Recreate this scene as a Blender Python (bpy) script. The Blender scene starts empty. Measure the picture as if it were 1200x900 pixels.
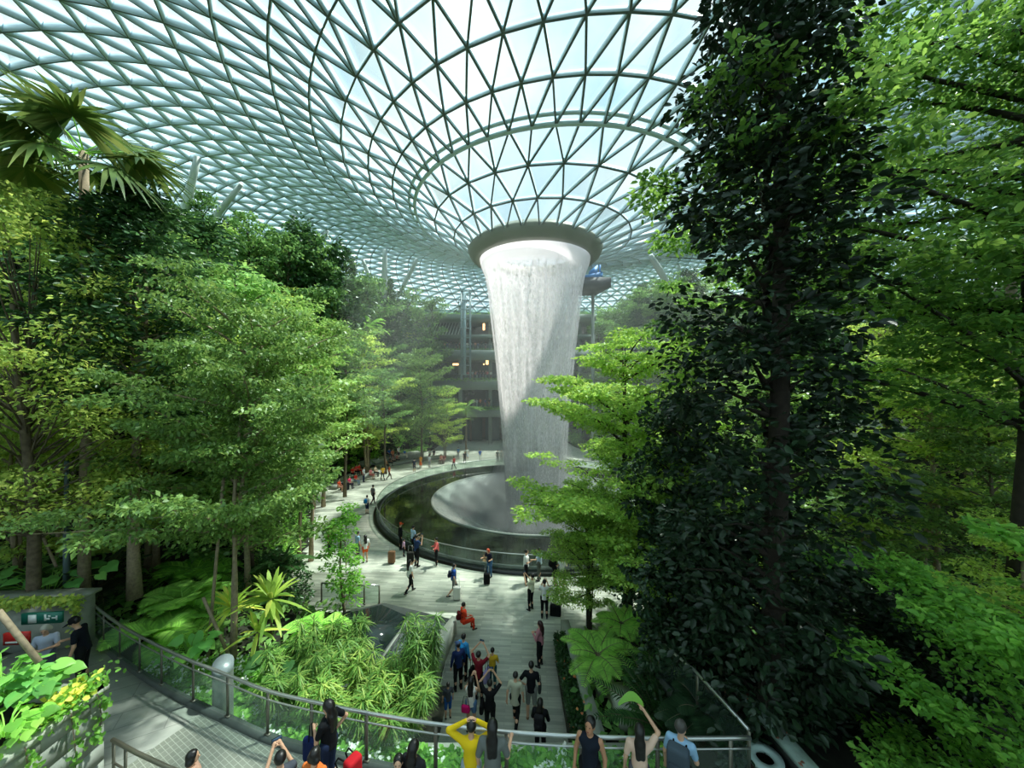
import bpy, math, random
import numpy as np
PI = math.pi
C = bpy.context.scene.collection
SC = bpy.context.scene
F = 424.0; CAMZ = 10.2; HY = 455.0
CX, CY = 2.1, 33.5          # centre of the pool and of the oculus
rng = np.random.default_rng(7)

def at(px, py, d):
    return np.array([(px-600)/F*d, d, CAMZ+(HY-py)/F*d])
def gz(px, py, z=0.0):       # point on a level z seen at a pixel
    d = (CAMZ-z)*F/(py-HY)
    return np.array([(px-600)/F*d, d, z])
def lin(c):
    return tuple(((v/255)/12.92 if v <= 10 else (((v/255)+.055)/1.055)**2.4) for v in c)

# ---------------------------------------------------------------- materials
def newmat(name):
    m = bpy.data.materials.new(name); m.use_nodes = True
    nt = m.node_tree; nt.nodes.clear()
    return m, nt, nt.nodes, nt.links
def N(nt, typ, **kw):
    n = nt.nodes.new(typ)
    for k, v in kw.items():
        if k in n.inputs: n.inputs[k].default_value = v
        else: setattr(n, k, v)
    return n
def plain(name, col, rough=.6, metal=0.0, spec=.5, var=0.0, scale=6.0, bump=0.0):
    m, nt, ns, L = newmat(name)
    o = N(nt, 'ShaderNodeOutputMaterial'); p = N(nt, 'ShaderNodeBsdfPrincipled')
    p.inputs['Roughness'].default_value = rough; p.inputs['Metallic'].default_value = metal
    p.inputs['Specular IOR Level'].default_value = spec
    c = lin(col); p.inputs['Base Color'].default_value = (*c, 1)
    if var or bump:
        tc = N(nt, 'ShaderNodeTexCoord'); nz = N(nt, 'ShaderNodeTexNoise'); nz.inputs['Scale'].default_value = scale
        nz.inputs['Detail'].default_value = 4
        L.new(tc.outputs['Object'], nz.inputs['Vector'])
        if var:
            mr = N(nt, 'ShaderNodeMapRange'); mr.inputs['From Min'].default_value = .3; mr.inputs['From Max'].default_value = .7
            mr.inputs['To Min'].default_value = 1-var; mr.inputs['To Max'].default_value = 1+var
            L.new(nz.outputs['Fac'], mr.inputs['Value'])
            vm = N(nt, 'ShaderNodeVectorMath', operation='SCALE'); vm.inputs[0].default_value = c
            L.new(mr.outputs[0], vm.inputs['Scale']); L.new(vm.outputs[0], p.inputs['Base Color'])
        if bump:
            b = N(nt, 'ShaderNodeBump'); b.inputs['Strength'].default_value = bump; b.inputs['Distance'].default_value = .02
            L.new(nz.outputs['Fac'], b.inputs['Height']); L.new(b.outputs[0], p.inputs['Normal'])
    L.new(p.outputs[0], o.inputs['Surface'])
    return m
def leafmat(name, cols, rough=.5, trans=.4, spec=.35):
    """leaf colours vary from leaf to leaf (random per island) and tree to tree"""
    m, nt, ns, L = newmat(name)
    o = N(nt, 'ShaderNodeOutputMaterial'); p = N(nt, 'ShaderNodeBsdfPrincipled')
    g = N(nt, 'ShaderNodeNewGeometry'); oi = N(nt, 'ShaderNodeObjectInfo')
    cr = N(nt, 'ShaderNodeValToRGB'); r = cr.color_ramp
    while len(r.elements) < len(cols): r.elements.new(.5)
    for i, c in enumerate(cols):
        c = (min(250, c[0]*1.33), min(250, c[1]*1.26), min(250, c[2]*1.2))
        r.elements[i].position = i/(len(cols)-1); r.elements[i].color = (*lin(c), 1)
    ad = N(nt, 'ShaderNodeMath', operation='MULTIPLY_ADD'); ad.inputs[1].default_value = .75
    om = N(nt, 'ShaderNodeMath', operation='MULTIPLY'); om.inputs[1].default_value = .25
    L.new(g.outputs['Random Per Island'], ad.inputs[0]); L.new(oi.outputs['Random'], om.inputs[0]); L.new(om.outputs[0], ad.inputs[2])
    L.new(ad.outputs[0], cr.inputs[0])
    hs = N(nt, 'ShaderNodeHueSaturation'); hs.inputs['Saturation'].default_value = .88; L.new(cr.outputs[0], hs.inputs['Color'])
    mr = N(nt, 'ShaderNodeMapRange'); mr.inputs['To Min'].default_value = .8; mr.inputs['To Max'].default_value = 1.2
    L.new(oi.outputs['Random'], mr.inputs['Value']); L.new(mr.outputs[0], hs.inputs['Value'])
    p.inputs['Roughness'].default_value = rough; p.inputs['Specular IOR Level'].default_value = spec
    L.new(hs.outputs[0], p.inputs['Base Color'])
    t = N(nt, 'ShaderNodeBsdfTranslucent'); 
    h2 = N(nt, 'ShaderNodeHueSaturation'); h2.inputs['Hue'].default_value = .475; h2.inputs['Saturation'].default_value = .98; h2.inputs['Value'].default_value = 1.25
    L.new(hs.outputs[0], h2.inputs['Color']); L.new(h2.outputs[0], t.inputs['Color'])
    mx = N(nt, 'ShaderNodeMixShader'); mx.inputs[0].default_value = trans
    L.new(p.outputs[0], mx.inputs[1]); L.new(t.outputs[0], mx.inputs[2]); L.new(mx.outputs[0], o.inputs['Surface'])
    return m
def glassmat(name, col, alpha, rough=.05, facing=None, diff=(200, 215, 215), transl=.5, vary=0):
    """clear pane: transparent, with a share of scattered and mirrored light growing at grazing angles"""
    m, nt, ns, L = newmat(name)
    o = N(nt, 'ShaderNodeOutputMaterial')
    t = N(nt, 'ShaderNodeBsdfTransparent'); t.inputs[0].default_value = (*lin(col), 1)
    d = N(nt, 'ShaderNodeBsdfDiffuse'); d.inputs[0].default_value = (*lin(diff), 1)
    tr = N(nt, 'ShaderNodeBsdfTranslucent'); tr.inputs[0].default_value = (*lin(diff), 1)
    md = N(nt, 'ShaderNodeMixShader'); md.inputs[0].default_value = transl
    L.new(d.outputs[0], md.inputs[1]); L.new(tr.outputs[0], md.inputs[2])
    gl = N(nt, 'ShaderNodeBsdfGlossy'); gl.inputs['Roughness'].default_value = rough; gl.inputs[0].default_value = (.9, .95, .95, 1)
    mg = N(nt, 'ShaderNodeMixShader'); mg.inputs[0].default_value = .4
    L.new(md.outputs[0], mg.inputs[1]); L.new(gl.outputs[0], mg.inputs[2])
    mx = N(nt, 'ShaderNodeMixShader')
    lw = N(nt, 'ShaderNodeLayerWeight'); lw.inputs[0].default_value = .5
    mr = N(nt, 'ShaderNodeMapRange'); mr.inputs['From Min'].default_value = 0; mr.inputs['From Max'].default_value = 1
    mr.inputs['To Min'].default_value = alpha; mr.inputs['To Max'].default_value = facing if facing else min(1, alpha*4)
    L.new(lw.outputs['Facing'], mr.inputs['Value']); L.new(mr.outputs[0], mx.inputs[0])
    if vary:            # every other pane carries a denser frit
        g = N(nt, 'ShaderNodeNewGeometry'); m2 = N(nt, 'ShaderNodeMapRange'); m2.inputs['To Min'].default_value = 1-vary; m2.inputs['To Max'].default_value = 1+vary
        L.new(g.outputs['Random Per Island'], m2.inputs['Value']); mu = N(nt, 'ShaderNodeMath', operation='MULTIPLY'); mu.use_clamp = True
        L.new(mr.outputs[0], mu.inputs[0]); L.new(m2.outputs[0], mu.inputs[1]); L.new(mu.outputs[0], mx.inputs[0])
    L.new(t.outputs[0], mx.inputs[1]); L.new(mg.outputs[0], mx.inputs[2]); L.new(mx.outputs[0], o.inputs['Surface'])
    return m
def paving(name, c1, c2, mortar, sx, sy, rot=0.0, msize=.02, stain=.25, rough=.7, offs=.5):
    m, nt, ns, L = newmat(name)
    o = N(nt, 'ShaderNodeOutputMaterial'); p = N(nt, 'ShaderNodeBsdfPrincipled'); p.inputs['Roughness'].default_value = rough
    tc = N(nt, 'ShaderNodeTexCoord'); mp = N(nt, 'ShaderNodeMapping'); mp.inputs['Rotation'].default_value = (0, 0, rot)
    b = N(nt, 'ShaderNodeTexBrick'); b.inputs['Color1'].default_value = (*lin(c1), 1); b.inputs['Color2'].default_value = (*lin(c2), 1)
    b.inputs['Mortar'].default_value = (*lin(mortar), 1); b.inputs['Scale'].default_value = 1; b.inputs['Mortar Size'].default_value = msize
    b.inputs['Brick Width'].default_value = sx; b.inputs['Row Height'].default_value = sy; b.inputs['Bias'].default_value = 0; b.offset = offs
    L.new(tc.outputs['Object'], mp.inputs[0]); L.new(mp.outputs[0], b.inputs['Vector'])
    mp2 = N(nt, 'ShaderNodeMapping'); mp2.inputs['Scale'].default_value = (.55, 2.2, 1)
    nz = N(nt, 'ShaderNodeTexNoise'); nz.inputs['Scale'].default_value = 1.1; nz.inputs['Detail'].default_value = 6; nz.inputs['Roughness'].default_value = .65
    L.new(mp.outputs[0], mp2.inputs[0]); L.new(mp2.outputs[0], nz.inputs[0])
    mr = N(nt, 'ShaderNodeMapRange'); mr.inputs['From Min'].default_value = .3; mr.inputs['From Max'].default_value = .7
    mr.inputs['To Min'].default_value = 1-stain; mr.inputs['To Max'].default_value = 1+stain
    L.new(nz.outputs['Fac'], mr.inputs['Value'])
    vm = N(nt, 'ShaderNodeVectorMath', operation='SCALE'); L.new(b.outputs['Color'], vm.inputs[0]); L.new(mr.outputs[0], vm.inputs['Scale'])
    L.new(vm.outputs[0], p.inputs['Base Color']); L.new(p.outputs[0], o.inputs['Surface'])
    return m

MT = {}
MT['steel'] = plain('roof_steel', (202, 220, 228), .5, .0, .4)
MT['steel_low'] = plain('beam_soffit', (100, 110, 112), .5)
MT['steel_dark'] = plain('oculus_cladding', (122, 126, 110), .45, .1)
MT['column'] = plain('column_paint', (196, 204, 200), .5)
MT['bark'] = plain('bark', (104, 92, 74), .9, var=.35, scale=9, bump=.6)
MT['bark_dark'] = plain('dark_bark', (52, 44, 36), .9, var=.35, scale=9, bump=.6)
MT['bark_pale'] = plain('pale_bark', (150, 134, 110), .85, var=.25, scale=12, bump=.4)
MT['soil'] = plain('planting_soil', (38, 40, 28), .95, var=.4, scale=2, bump=.5)
MT['stone'] = plain('grey_stone', (150, 155, 146), .7, var=.14, scale=3)
MT['stone_dark'] = plain('dark_stone', (70, 76, 74), .45, var=.2, scale=3)
MT['conc'] = plain('pale_concrete', (172, 176, 164), .8, var=.1, scale=3)
MT['black'] = plain('black_plinth', (16, 18, 18), .35)
MT['rail'] = plain('brushed_steel', (188, 190, 188), .28, .85)
MT['post'] = plain('post_bronze', (120, 116, 104), .4, .6)
MT['plaza'] = paving('plaza_stone', (204, 206, 190), (168, 172, 158), (158, 162, 150), .9, .11, rot=.06, msize=.004, stain=.17, rough=.6)
MT['path'] = paving('walkway_tile', (150, 153, 140), (140, 144, 132), (186, 190, 176), .17, .085, rot=.5, msize=.006, stain=.1, offs=0)
MT['slab'] = paving('landing_slab', (150, 152, 144), (142, 146, 138), (120, 122, 116), 2, .5, rot=-.5, msize=.01, stain=.12)
MT['roofglass'] = glassmat('roof_glass', (218, 233, 233), .08, .10, facing=.9, diff=(118, 138, 140), transl=.45, vary=.5)
MT['pane'] = glassmat('balustrade_glass', (222, 236, 230), .05, .03, facing=.28, diff=(170, 195, 188))
L_ = {}
L_['tier'] = leafmat('tiered_leaf', [(62, 104, 40), (94, 138, 54), (124, 160, 70)], .42, .38, .5)
L_['tier_y'] = leafmat('tiered_leaf_light', [(98, 140, 44), (136, 172, 58), (170, 196, 78)], .5, .45)
L_['far'] = leafmat('forest_leaf', [(52, 98, 46), (80, 130, 56), (112, 156, 70)], .55, .38)
L_['dark'] = leafmat('glossy_dark_leaf', [(24, 56, 26), (38, 80, 34), (58, 104, 44)], .36, .25, .5)
L_['darker'] = leafmat('blackish_green_leaf', [(16, 34, 20), (24, 48, 28), (36, 64, 38)], .4, .16, .45)  # backlit shade of the big right tree is put into this leaf colour
L_['lime'] = leafmat('lime_leaf', [(60, 120, 30), (92, 156, 40), (130, 190, 56)], .45, .5)
L_['yellow'] = leafmat('yellowish_leaf', [(92, 132, 46), (124, 158, 54), (164, 180, 70)], .5, .45)
L_['palm'] = leafmat('palm_leaf', [(46, 78, 26), (66, 98, 34), (100, 114, 50)], .45, .35)
L_['fern'] = leafmat('fern_leaf', [(80, 140, 44), (112, 170, 60), (140, 190, 76)], .5, .45)
L_['ti'] = leafmat('ti_leaf', [(96, 146, 40), (140, 178, 52), (196, 190, 70)], .45, .4)
L_['taro'] = leafmat('broad_leaf', [(56, 124, 50), (82, 150, 58), (120, 182, 60)], .42, .4)
L_['tier_m'] = leafmat('tiered_leaf_mid', [(70, 116, 36), (108, 154, 46), (146, 180, 62)], .45, .42)
L_['bamboo'] = leafmat('bamboo_leaf', [(50, 94, 32), (78, 126, 40), (128, 150, 62)], .5, .35)
L_['canopy'] = leafmat('canopy_leaf', [(40, 82, 24), (62, 112, 30), (104, 150, 44)], .42, .5)
L_['white'] = leafmat('white_petal', [(225, 225, 215), (240, 240, 232)], .6, .3)
L_['yflower'] = leafmat('yellow_petal', [(238, 214, 40), (250, 232, 70)], .6, .3)
L_['oflower'] = leafmat('orange_petal', [(220, 90, 40), (235, 130, 60)], .6, .3)

# ---------------------------------------------------------------- mesh helpers
class MB:
    """collects vertices and faces (arrays of one face size each)"""
    def __init__(s): s.v = []; s.n = 0; s.f = []; s.m = []
    def add(s, V, Fa, mi=0):
        V = np.asarray(V, float).reshape(-1, 3); Fa = np.asarray(Fa, int)
        if len(Fa) == 0: return s
        s.v.append(V); s.f.append(Fa+s.n); s.m.append(mi); s.n += len(V); return s
    def box(s, c, size, rz=0.0, mi=0, rot=None):
        h = np.array(size)/2
        V = np.array([[x, y, z] for x in (-1, 1) for y in (-1, 1) for z in (-1, 1)])*h
        if rot is not None: V = V@np.array(rot).T
        if rz: 
            c_, s_ = math.cos(rz), math.sin(rz); V = V@np.array([[c_, -s_, 0], [s_, c_, 0], [0, 0, 1]]).T
        V = V+np.array(c)
        return s.add(V, [[0, 1, 3, 2], [4, 6, 7, 5], [0, 4, 5, 1], [2, 3, 7, 6], [0, 2, 6, 4], [1, 5, 7, 3]], mi)
    def tube(s, pts, rad, n=8, mi=0, caps=True):
        P = np.asarray(pts, float); k = len(P)
        R = np.full(k, rad, float) if np.isscalar(rad) else np.asarray(rad, float)
        T = np.gradient(P, axis=0); T /= np.linalg.norm(T, axis=1, keepdims=True)+1e-9
        up = np.array([0, 0, 1.0]) if abs(T[0][2]) < .9 else np.array([1.0, 0, 0])
        a = np.arange(n)/n*2*PI; V = []
        for i in range(k):
            u = np.cross(T[i], up); u /= np.linalg.norm(u)+1e-9; w = np.cross(u, T[i]); up = w
            V.append(P[i]+R[i]*(np.cos(a)[:, None]*u+np.sin(a)[:, None]*w))
        V = np.concatenate(V); Fs = []
        j = np.arange(n); j2 = (j+1) % n
        for i in range(k-1):
            Fs.append(np.stack([i*n+j, i*n+j2, (i+1)*n+j2, (i+1)*n+j], 1))
        s.add(V, np.concatenate(Fs), mi)
        if caps:
            s.f.append(np.array([list(range(n))[::-1]])+s.n-len(V)); s.m.append(mi)
            s.f.append(np.array([list(range((k-1)*n, k*n))])+s.n-len(V)); s.m.append(mi)
        return s
    def lathe(s, prof, c=(0, 0, 0), n=32, mi=0, closed=False):
        prof = np.asarray(prof, float); a = np.arange(n)/n*2*PI
        V = np.stack([np.outer(prof[:, 0], np.cos(a)), np.outer(prof[:, 0], np.sin(a)), np.repeat(prof[:, 1:2], n, 1)], 2).reshape(-1, 3)+np.array(c)
        k = len(prof); j = np.arange(n); j2 = (j+1) % n; Fs = []
        for i in range(k-1+(1 if closed else 0)):
            i2 = (i+1) % k
            Fs.append(np.stack([i*n+j, i*n+j2, i2*n+j2, i2*n+j], 1))
        return s.add(V, np.concatenate(Fs), mi)
    def prism(s, poly, z0, z1, mi=0):
        P = np.asarray(poly, float); n = len(P)
        z0 = np.full(n, z0) if np.isscalar(z0) else np.asarray(z0); z1 = np.full(n, z1) if np.isscalar(z1) else np.asarray(z1)
        V = np.concatenate([np.c_[P, z0], np.c_[P, z1]]); j = np.arange(n); j2 = (j+1) % n
        s.add(V, np.stack([j, j2, j2+n, j+n], 1), mi); b = s.n-2*n
        s.f.append(np.array([[*range(n)][::-1]])+b); s.m.append(mi); s.f.append(np.array([[*range(n, 2*n)]])+b); s.m.append(mi)
        return s
    def mesh(s, name, mats, smooth=False):
        me = bpy.data.meshes.new(name); V = np.concatenate(s.v).astype(np.float32)
        me.vertices.add(len(V)); me.vertices.foreach_set('co', V.ravel())
        tot = np.concatenate([np.full(len(f), f.shape[1]) for f in s.f]); li = np.concatenate([f.ravel() for f in s.f])
        mi = np.concatenate([np.full(len(f), m) for f, m in zip(s.f, s.m)])
        me.loops.add(len(li)); me.loops.foreach_set('vertex_index', li.astype(np.int32))
        st = np.concatenate([[0], np.cumsum(tot)[:-1]])
        me.polygons.add(len(tot)); me.polygons.foreach_set('loop_start', st.astype(np.int32)); me.polygons.foreach_set('loop_total', tot.astype(np.int32))
        for m in (mats if isinstance(mats, (list, tuple)) else [mats]): me.materials.append(m)
        me.polygons.foreach_set('material_index', mi.astype(np.int32))
        if smooth: me.polygons.foreach_set('use_smooth', np.ones(len(tot), bool))
        me.update(calc_edges=True); me.validate()
        return me
    def build(s, name, mats, parent=None, smooth=False, **kw):
        return put(name, s.mesh(name, mats, smooth), parent, **kw)
def tag(o, label=None, cat=None, group=None, kind=None):
    if label: o['label'] = label
    if cat: o['category'] = cat
    if group: o['group'] = group
    if kind: o['kind'] = kind
    return o
def put(name, me, parent=None, loc=None, rz=0.0, scale=None, label=None, cat=None, group=None, kind=None):
    o = bpy.data.objects.new(name, me); C.objects.link(o)
    if parent: o.parent = parent
    if loc is not None: o.location = loc
    if rz: o.rotation_euler = (0, 0, rz)
    if scale is not None: o.scale = scale if not np.isscalar(scale) else (scale,)*3
    return tag(o, label, cat, group, kind)
def thing(name, label, cat, loc=(0, 0, 0), rz=0.0, group=None, scale=None):
    return put(name, None, None, loc, rz, scale, label, cat, group)
def struct(name, mb, mat, smooth=False): return mb.build(name, mat, smooth=smooth, kind='structure')

def norm(a): return a/(np.linalg.norm(a, axis=-1, keepdims=True)+1e-9)
def quad_leaves(mb, P, D, Nn, L, W, oval=False, fold=.12, mi=0):
    n = len(P); D = norm(D); S = norm(np.cross(D, Nn)); U = np.cross(S, D)
    L = np.broadcast_to(L, n)[:, None]; W = np.broadcast_to(W, n)[:, None]
    if not oval:
        V = np.stack([P, P+D*L*.5+S*W*.5+U*W*fold, P+D*L-U*L*.12, P+D*L*.5-S*W*.5+U*W*fold], 1)
        mb.add(V.reshape(-1, 3), np.arange(n*4).reshape(n, 4), mi)
    else:
        V = np.stack([P, P+D*L*.28+S*W*.42+U*W*fold, P+D*L*.68+S*W*.42+U*W*fold, P+D*L-U*L*.1, P+D*L*.68-S*W*.42+U*W*fold, P+D*L*.28-S*W*.42+U*W*fold], 1)
        i = np.arange(n)[:, None]*6
        mb.add(V.reshape(-1, 3), np.concatenate([i+[0, 1, 2, 3], i+[0, 3, 4, 5]]), mi)
def straps(mb, P, D, L, W, droop=.3, K=4, prof=None, mi=0, up=(0, 0, 1)):
    """long bending blades"""
    n = len(P); D = norm(D); L = np.broadcast_to(L, n)[:, None]; W = np.broadcast_to(W, n)[:, None]; dr = np.broadcast_to(droop, n)[:, None]
    S = np.cross(D, np.array(up, float)); bad = np.linalg.norm(S, axis=1) < .1; S[bad] = [1, 0, 0]; S = norm(S)
    Z = np.array([0, 0, 1.0]); rows = []
    for k in range(K+1):
        t = k/K; w = (math.sin(PI*min(1, t*.86+.12))**.8) if prof is None else prof[k]
        c = P+D*L*t-Z*dr*L*t*t
        rows.append(np.stack([c-S*W*.5*w, c+S*W*.5*w], 1))
    V = np.stack(rows, 1).reshape(n, -1, 3); b = np.arange(n)[:, None]*(2*(K+1)); fs = []
    for k in range(K): fs.append(b+[2*k, 2*k+1, 2*k+3, 2*k+2])
    mb.add(V.reshape(-1, 3), np.concatenate(fs), mi)
def rdir(r, n, zs=1.0, zo=0.0):
    d = r.normal(size=(n, 3)); d[:, 2] = d[:, 2]*zs+zo
    return norm(d)
# ---------------------------------------------------------------- terrain
PLAZA = np.array([(-2.4, 8.8), (1.9, 8.8), (1.8, 13.7), (4.6, 15.6), (9, 18), (16, 21), (22, 28), (24, 36), (22, 46), (17, 54), (11, 61), (10, 73), (-13, 73), (-13, 60),
                  (-16, 52), (-19.5, 43), (-19.5, 36), (-17, 30), (-13.5, 24), (-12, 19), (-9, 16.5), (-7.3, 16.3), (-7.3, 12.2), (-2.4, 12.2)])
def pdist(X, Y):
    """distance outside the plaza outline (0 inside)"""
    P = np.stack([X.ravel(), Y.ravel()], 1); n = len(PLAZA); best = np.full(len(P), 1e9); ins = np.zeros(len(P), bool)
    for i in range(n):
        a = PLAZA[i]; b = PLAZA[(i+1) % n]; ab = b-a
        t = np.clip(((P-a)@ab)/(ab@ab), 0, 1); best = np.minimum(best, np.linalg.norm(P-a-t[:, None]*ab, axis=1))
        c = (a[1] > P[:, 1]) != (b[1] > P[:, 1])
        with np.errstate(divide='ignore', invalid='ignore'):
            ins ^= c & (P[:, 0] < (b[0]-a[0])*(P[:, 1]-a[1])/(b[1]-a[1])+a[0])
    best[ins] = 0
    return best.reshape(X.shape)
def terr(X, Y):
    X = np.asarray(X, float); Y = np.asarray(Y, float); d = pdist(np.atleast_1d(X), np.atleast_1d(Y)).reshape(X.shape)
    st = 2.3                                      # planted terraces
    k = np.floor(d/st); f = np.clip((d/st-k)*3.0-1.6, 0, 1)
    z = .35*(d > .01)+(k+f*f*(3-2*f))*3.3
    z = np.minimum(z, 17.0)
    near = (Y < 18) & (X < -2) & (X > -30)
    z = np.where(near, np.minimum(z, .5+np.clip(d, 0, 12)*.26), z)
    z = np.where((Y < 12) & (X > -12) & (X < 5), np.minimum(z, 1.9), z)
    z = np.where((X >= 1.8) & (Y < 17), np.minimum(z, .5+np.clip(d-.5, 0, 40)*.34), z)
    z = np.where((X > -13.5) & (X < 6) & (Y < 8.7), np.minimum(z, 1.3), z); z = np.where((X > -13.5) & (X < 6) & (Y < 7.4), 1.3, z)
    z = np.where((X > 3.9) & (Y < 9.8), 1.2, z)
    z = np.where((X > -14) & (X < 13) & (Y > 60), np.minimum(z, 0), z)
    z = np.where(d > 62, 10, z)
    return z
def tz(x, y): return float(terr(np.array([x]), np.array([y]))[0])

gx = np.concatenate([np.arange(-95, -30, 3.), np.arange(-30, 30, .5), np.arange(30, 96, 3.)])
gy = np.concatenate([np.arange(-60, 0, 4.), np.arange(0, 40, .5), np.arange(40, 85, 1.), np.arange(85, 126, 4.)])
GX, GY = np.meshgrid(gx, gy, indexing='ij'); GZ = terr(GX, GY)-.06
mb = MB(); ni, nj = GX.shape
ii, jj = np.meshgrid(np.arange(ni-1), np.arange(nj-1), indexing='ij'); q = (ii*nj+jj).ravel()
zmin = np.minimum.reduce([GZ[:-1, :-1], GZ[1:, :-1], GZ[:-1, 1:], GZ[1:, 1:]]).ravel()
rr = np.hypot(GX-CX, GY-CY); rmin = np.minimum.reduce([rr[:-1, :-1], rr[1:, :-1], rr[:-1, 1:], rr[1:, 1:]]).ravel()
keep = rmin > 12.3
Fq = np.stack([q, q+nj, q+nj+1, q+1], 1)[keep]
mb.add(np.stack([GX, GY, GZ], 2).reshape(-1, 3), Fq)
struct('planted_bank', mb, MT['soil'])
# plaza paving: a slab with the pool's round hole, laid as a ring and an outer skirt
mb = MB(); na = 128; ang = np.arange(na)/na*2*PI
def ray_to_poly(a):
    d = np.array([math.cos(a), math.sin(a)]); o = np.array([CX, CY]); best = 1e9
    for i in range(len(PLAZA)):
        p = PLAZA[i]; e = PLAZA[(i+1) % len(PLAZA)]-p; den = d[0]*e[1]-d[1]*e[0]
        if abs(den) < 1e-9: continue
        w = p-o; t = (w[0]*e[1]-w[1]*e[0])/den; u = (w[0]*d[1]-w[1]*d[0])/den
        if t > 0 and -1e-6 <= u <= 1+1e-6: best = min(best, t)
    return best
R1 = np.array([ray_to_poly(a+1e-4) for a in ang])
V = []
for fr in (0, .5, 1.0):
    r = 13.35*(1-fr)+R1*fr; V.append(np.stack([CX+r*np.cos(ang), CY+r*np.sin(ang), np.full(na, .02)], 1))
j = np.arange(na); j2 = (j+1) % na
mb.add(np.concatenate(V), np.concatenate([np.stack([k*na+j, (k+1)*na+j, (k+1)*na+j2, k*na+j2], 1) for k in (0, 1)]))
mb.prism([(-2.45, 8.6), (1.95, 8.6), (1.9, 13.7), (4.7, 15.7), (9, 18.2), (9, 20), (-12.5, 20), (-12.1, 18.6), (-9, 16.6), (-2.45, 16.4)], -.05, .025)
struct('plaza_paving', mb, MT['plaza'])
# lower floor under everything seen past the mall
# ---------------------------------------------------------------- roof
prof = [(5.9, 12.3), (8, 13.4), (10.3, 14.4), (12.5, 15.4), (14.9, 16.2), (17.3, 16.9), (19.8, 17.6)]
rs = np.array([5.9, 8, 10.3, 12.5, 14.9, 17.3, 20, 24, 30, 36, 42, 50, 58, 66, 74, 80, 84.])
hs = np.array([12.3, 13.4, 14.4, 15.4, 16.2, 16.9, 17.8, 19.0, 20.6, 21.4, 21.6, 20.6, 18, 13.5, 7, .5, -6.])
RR = [5.9, 8, 10.3, 12.5, 14.9, 17.3] + list(np.arange(19.7, 86, 2.45))
def roof_h(r): return float(np.interp(r, rs, hs))
# smooth the height curve
def sm_h(r): return float(np.mean([roof_h(r+d) for d in (-2, -1, 0, 1, 2)])) if r > 19 else roof_h(r)
def roof_off(r): return min(.28*max(0, r-5.9), 5.0)
nodes = []; rings = []; off = 0.0; Nn = 28; tot = 0
for k, r in enumerate(RR):
    if k == 3: Nn = 56; off = 0.0
    elif k == 7: Nn = 112; off = 0.0
    elif k: off = off+.5
    if k in (3, 7): off = (2*offprev) % 1.0
    offprev = off
    a = (np.arange(Nn)+off)/Nn*2*PI
    h = sm_h(r)
    P = np.stack([CX+roof_off(r)+r*np.sin(a), CY-r*np.cos(a), np.full(Nn, CAMZ+h)], 1)
    rings.append((tot, Nn, off, P)); nodes.append(P); tot += Nn
NP_ = np.concatenate(nodes)
edges = []; tris = []; ring_e = []
for k in range(len(rings)):
    b, n, of, P = rings[k]
    jn = np.arange(n); ring_e += [(b+i, b+(i+1) % n) for i in jn]
    if k+1 < len(rings):
        b2, n2, of2, P2 = rings[k+1]
        if n2 == n:
            s = int(round(of2-of-.5)) if True else 0
            for i in range(n):   # upper node i sits between lower i and i+1 (offset +.5)
                edges += [(b+i, b2+i), (b+(i+1) % n, b2+i)]
                tris += [(b+i, b+(i+1) % n, b2+i), (b+(i+1) % n, b2+(i+1) % n, b2+i)]
        else:
            sh = int(round(2*of-of2))
            for i in range(n):
                m = (2*i+sh) % n2
                edges += [(b+i, b2+m), (b+i, b2+(m+1) % n2), (b+i, b2+(m-1) % n2)]
                tris += [(b+i, b2+m, b2+(m-1) % n2), (b+i, b2+(m+1) % n2, b2+m), (b+i, b+(i+1) % n, b2+(m+1) % n2)]
def roof_normal(P):
    d = P[:, :2]-np.array([CX, CY]); r = np.linalg.norm(d, axis=1); e = d/r[:, None]
    sl = np.array([(sm_h(x+.5)-sm_h(x-.5)) for x in np.clip(r, 6.5, 84)])
    return norm(np.c_[-e*sl[:, None], np.ones(len(P))])
def beams(mb, E, w, dp, lift=0):
    E = np.array(E); A = NP_[E[:, 0]]; B = NP_[E[:, 1]]; M = (A+B)/2; nn = roof_normal(M); D = norm(B-A); S = norm(np.cross(D, nn)); U = np.cross(S, D)
    U = np.where((U[:, 2] < 0)[:, None], -U, U)
    c = []
    for X in (A, B):
        for su, ss in ((-1, -1), (-1, 1), (1, 1), (1, -1)): c.append(X+S*w/2*ss+U*(dp/2*su+lift))
    V = np.stack(c, 1).reshape(-1, 3); i = np.arange(len(E))[:, None]*8
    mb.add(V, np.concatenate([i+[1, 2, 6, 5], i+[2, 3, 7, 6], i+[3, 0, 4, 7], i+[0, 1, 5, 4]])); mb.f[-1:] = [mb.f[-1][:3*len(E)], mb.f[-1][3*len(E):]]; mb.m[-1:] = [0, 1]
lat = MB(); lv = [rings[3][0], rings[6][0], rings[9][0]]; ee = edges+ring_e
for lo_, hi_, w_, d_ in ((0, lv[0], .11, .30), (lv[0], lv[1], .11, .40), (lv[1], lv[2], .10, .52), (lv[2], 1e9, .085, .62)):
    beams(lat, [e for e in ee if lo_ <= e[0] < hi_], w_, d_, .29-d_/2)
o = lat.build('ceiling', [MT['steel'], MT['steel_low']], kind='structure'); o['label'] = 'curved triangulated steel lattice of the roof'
gl = MB(); T = np.array(tris); A, B, Cc = NP_[T[:, 0]], NP_[T[:, 1]], NP_[T[:, 2]]; ctr = (A+B+Cc)/3; nn = roof_normal(ctr)
V = np.stack([X+(ctr-X)*.02+nn*.30 for X in (A, B, Cc)], 1).reshape(-1, 3)
gl.add(V, np.arange(len(T)*3).reshape(-1, 3))
go = gl.build('ceiling', MT['roofglass'], kind='structure'); go['label'] = 'triangular glass panels of the roof'
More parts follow.
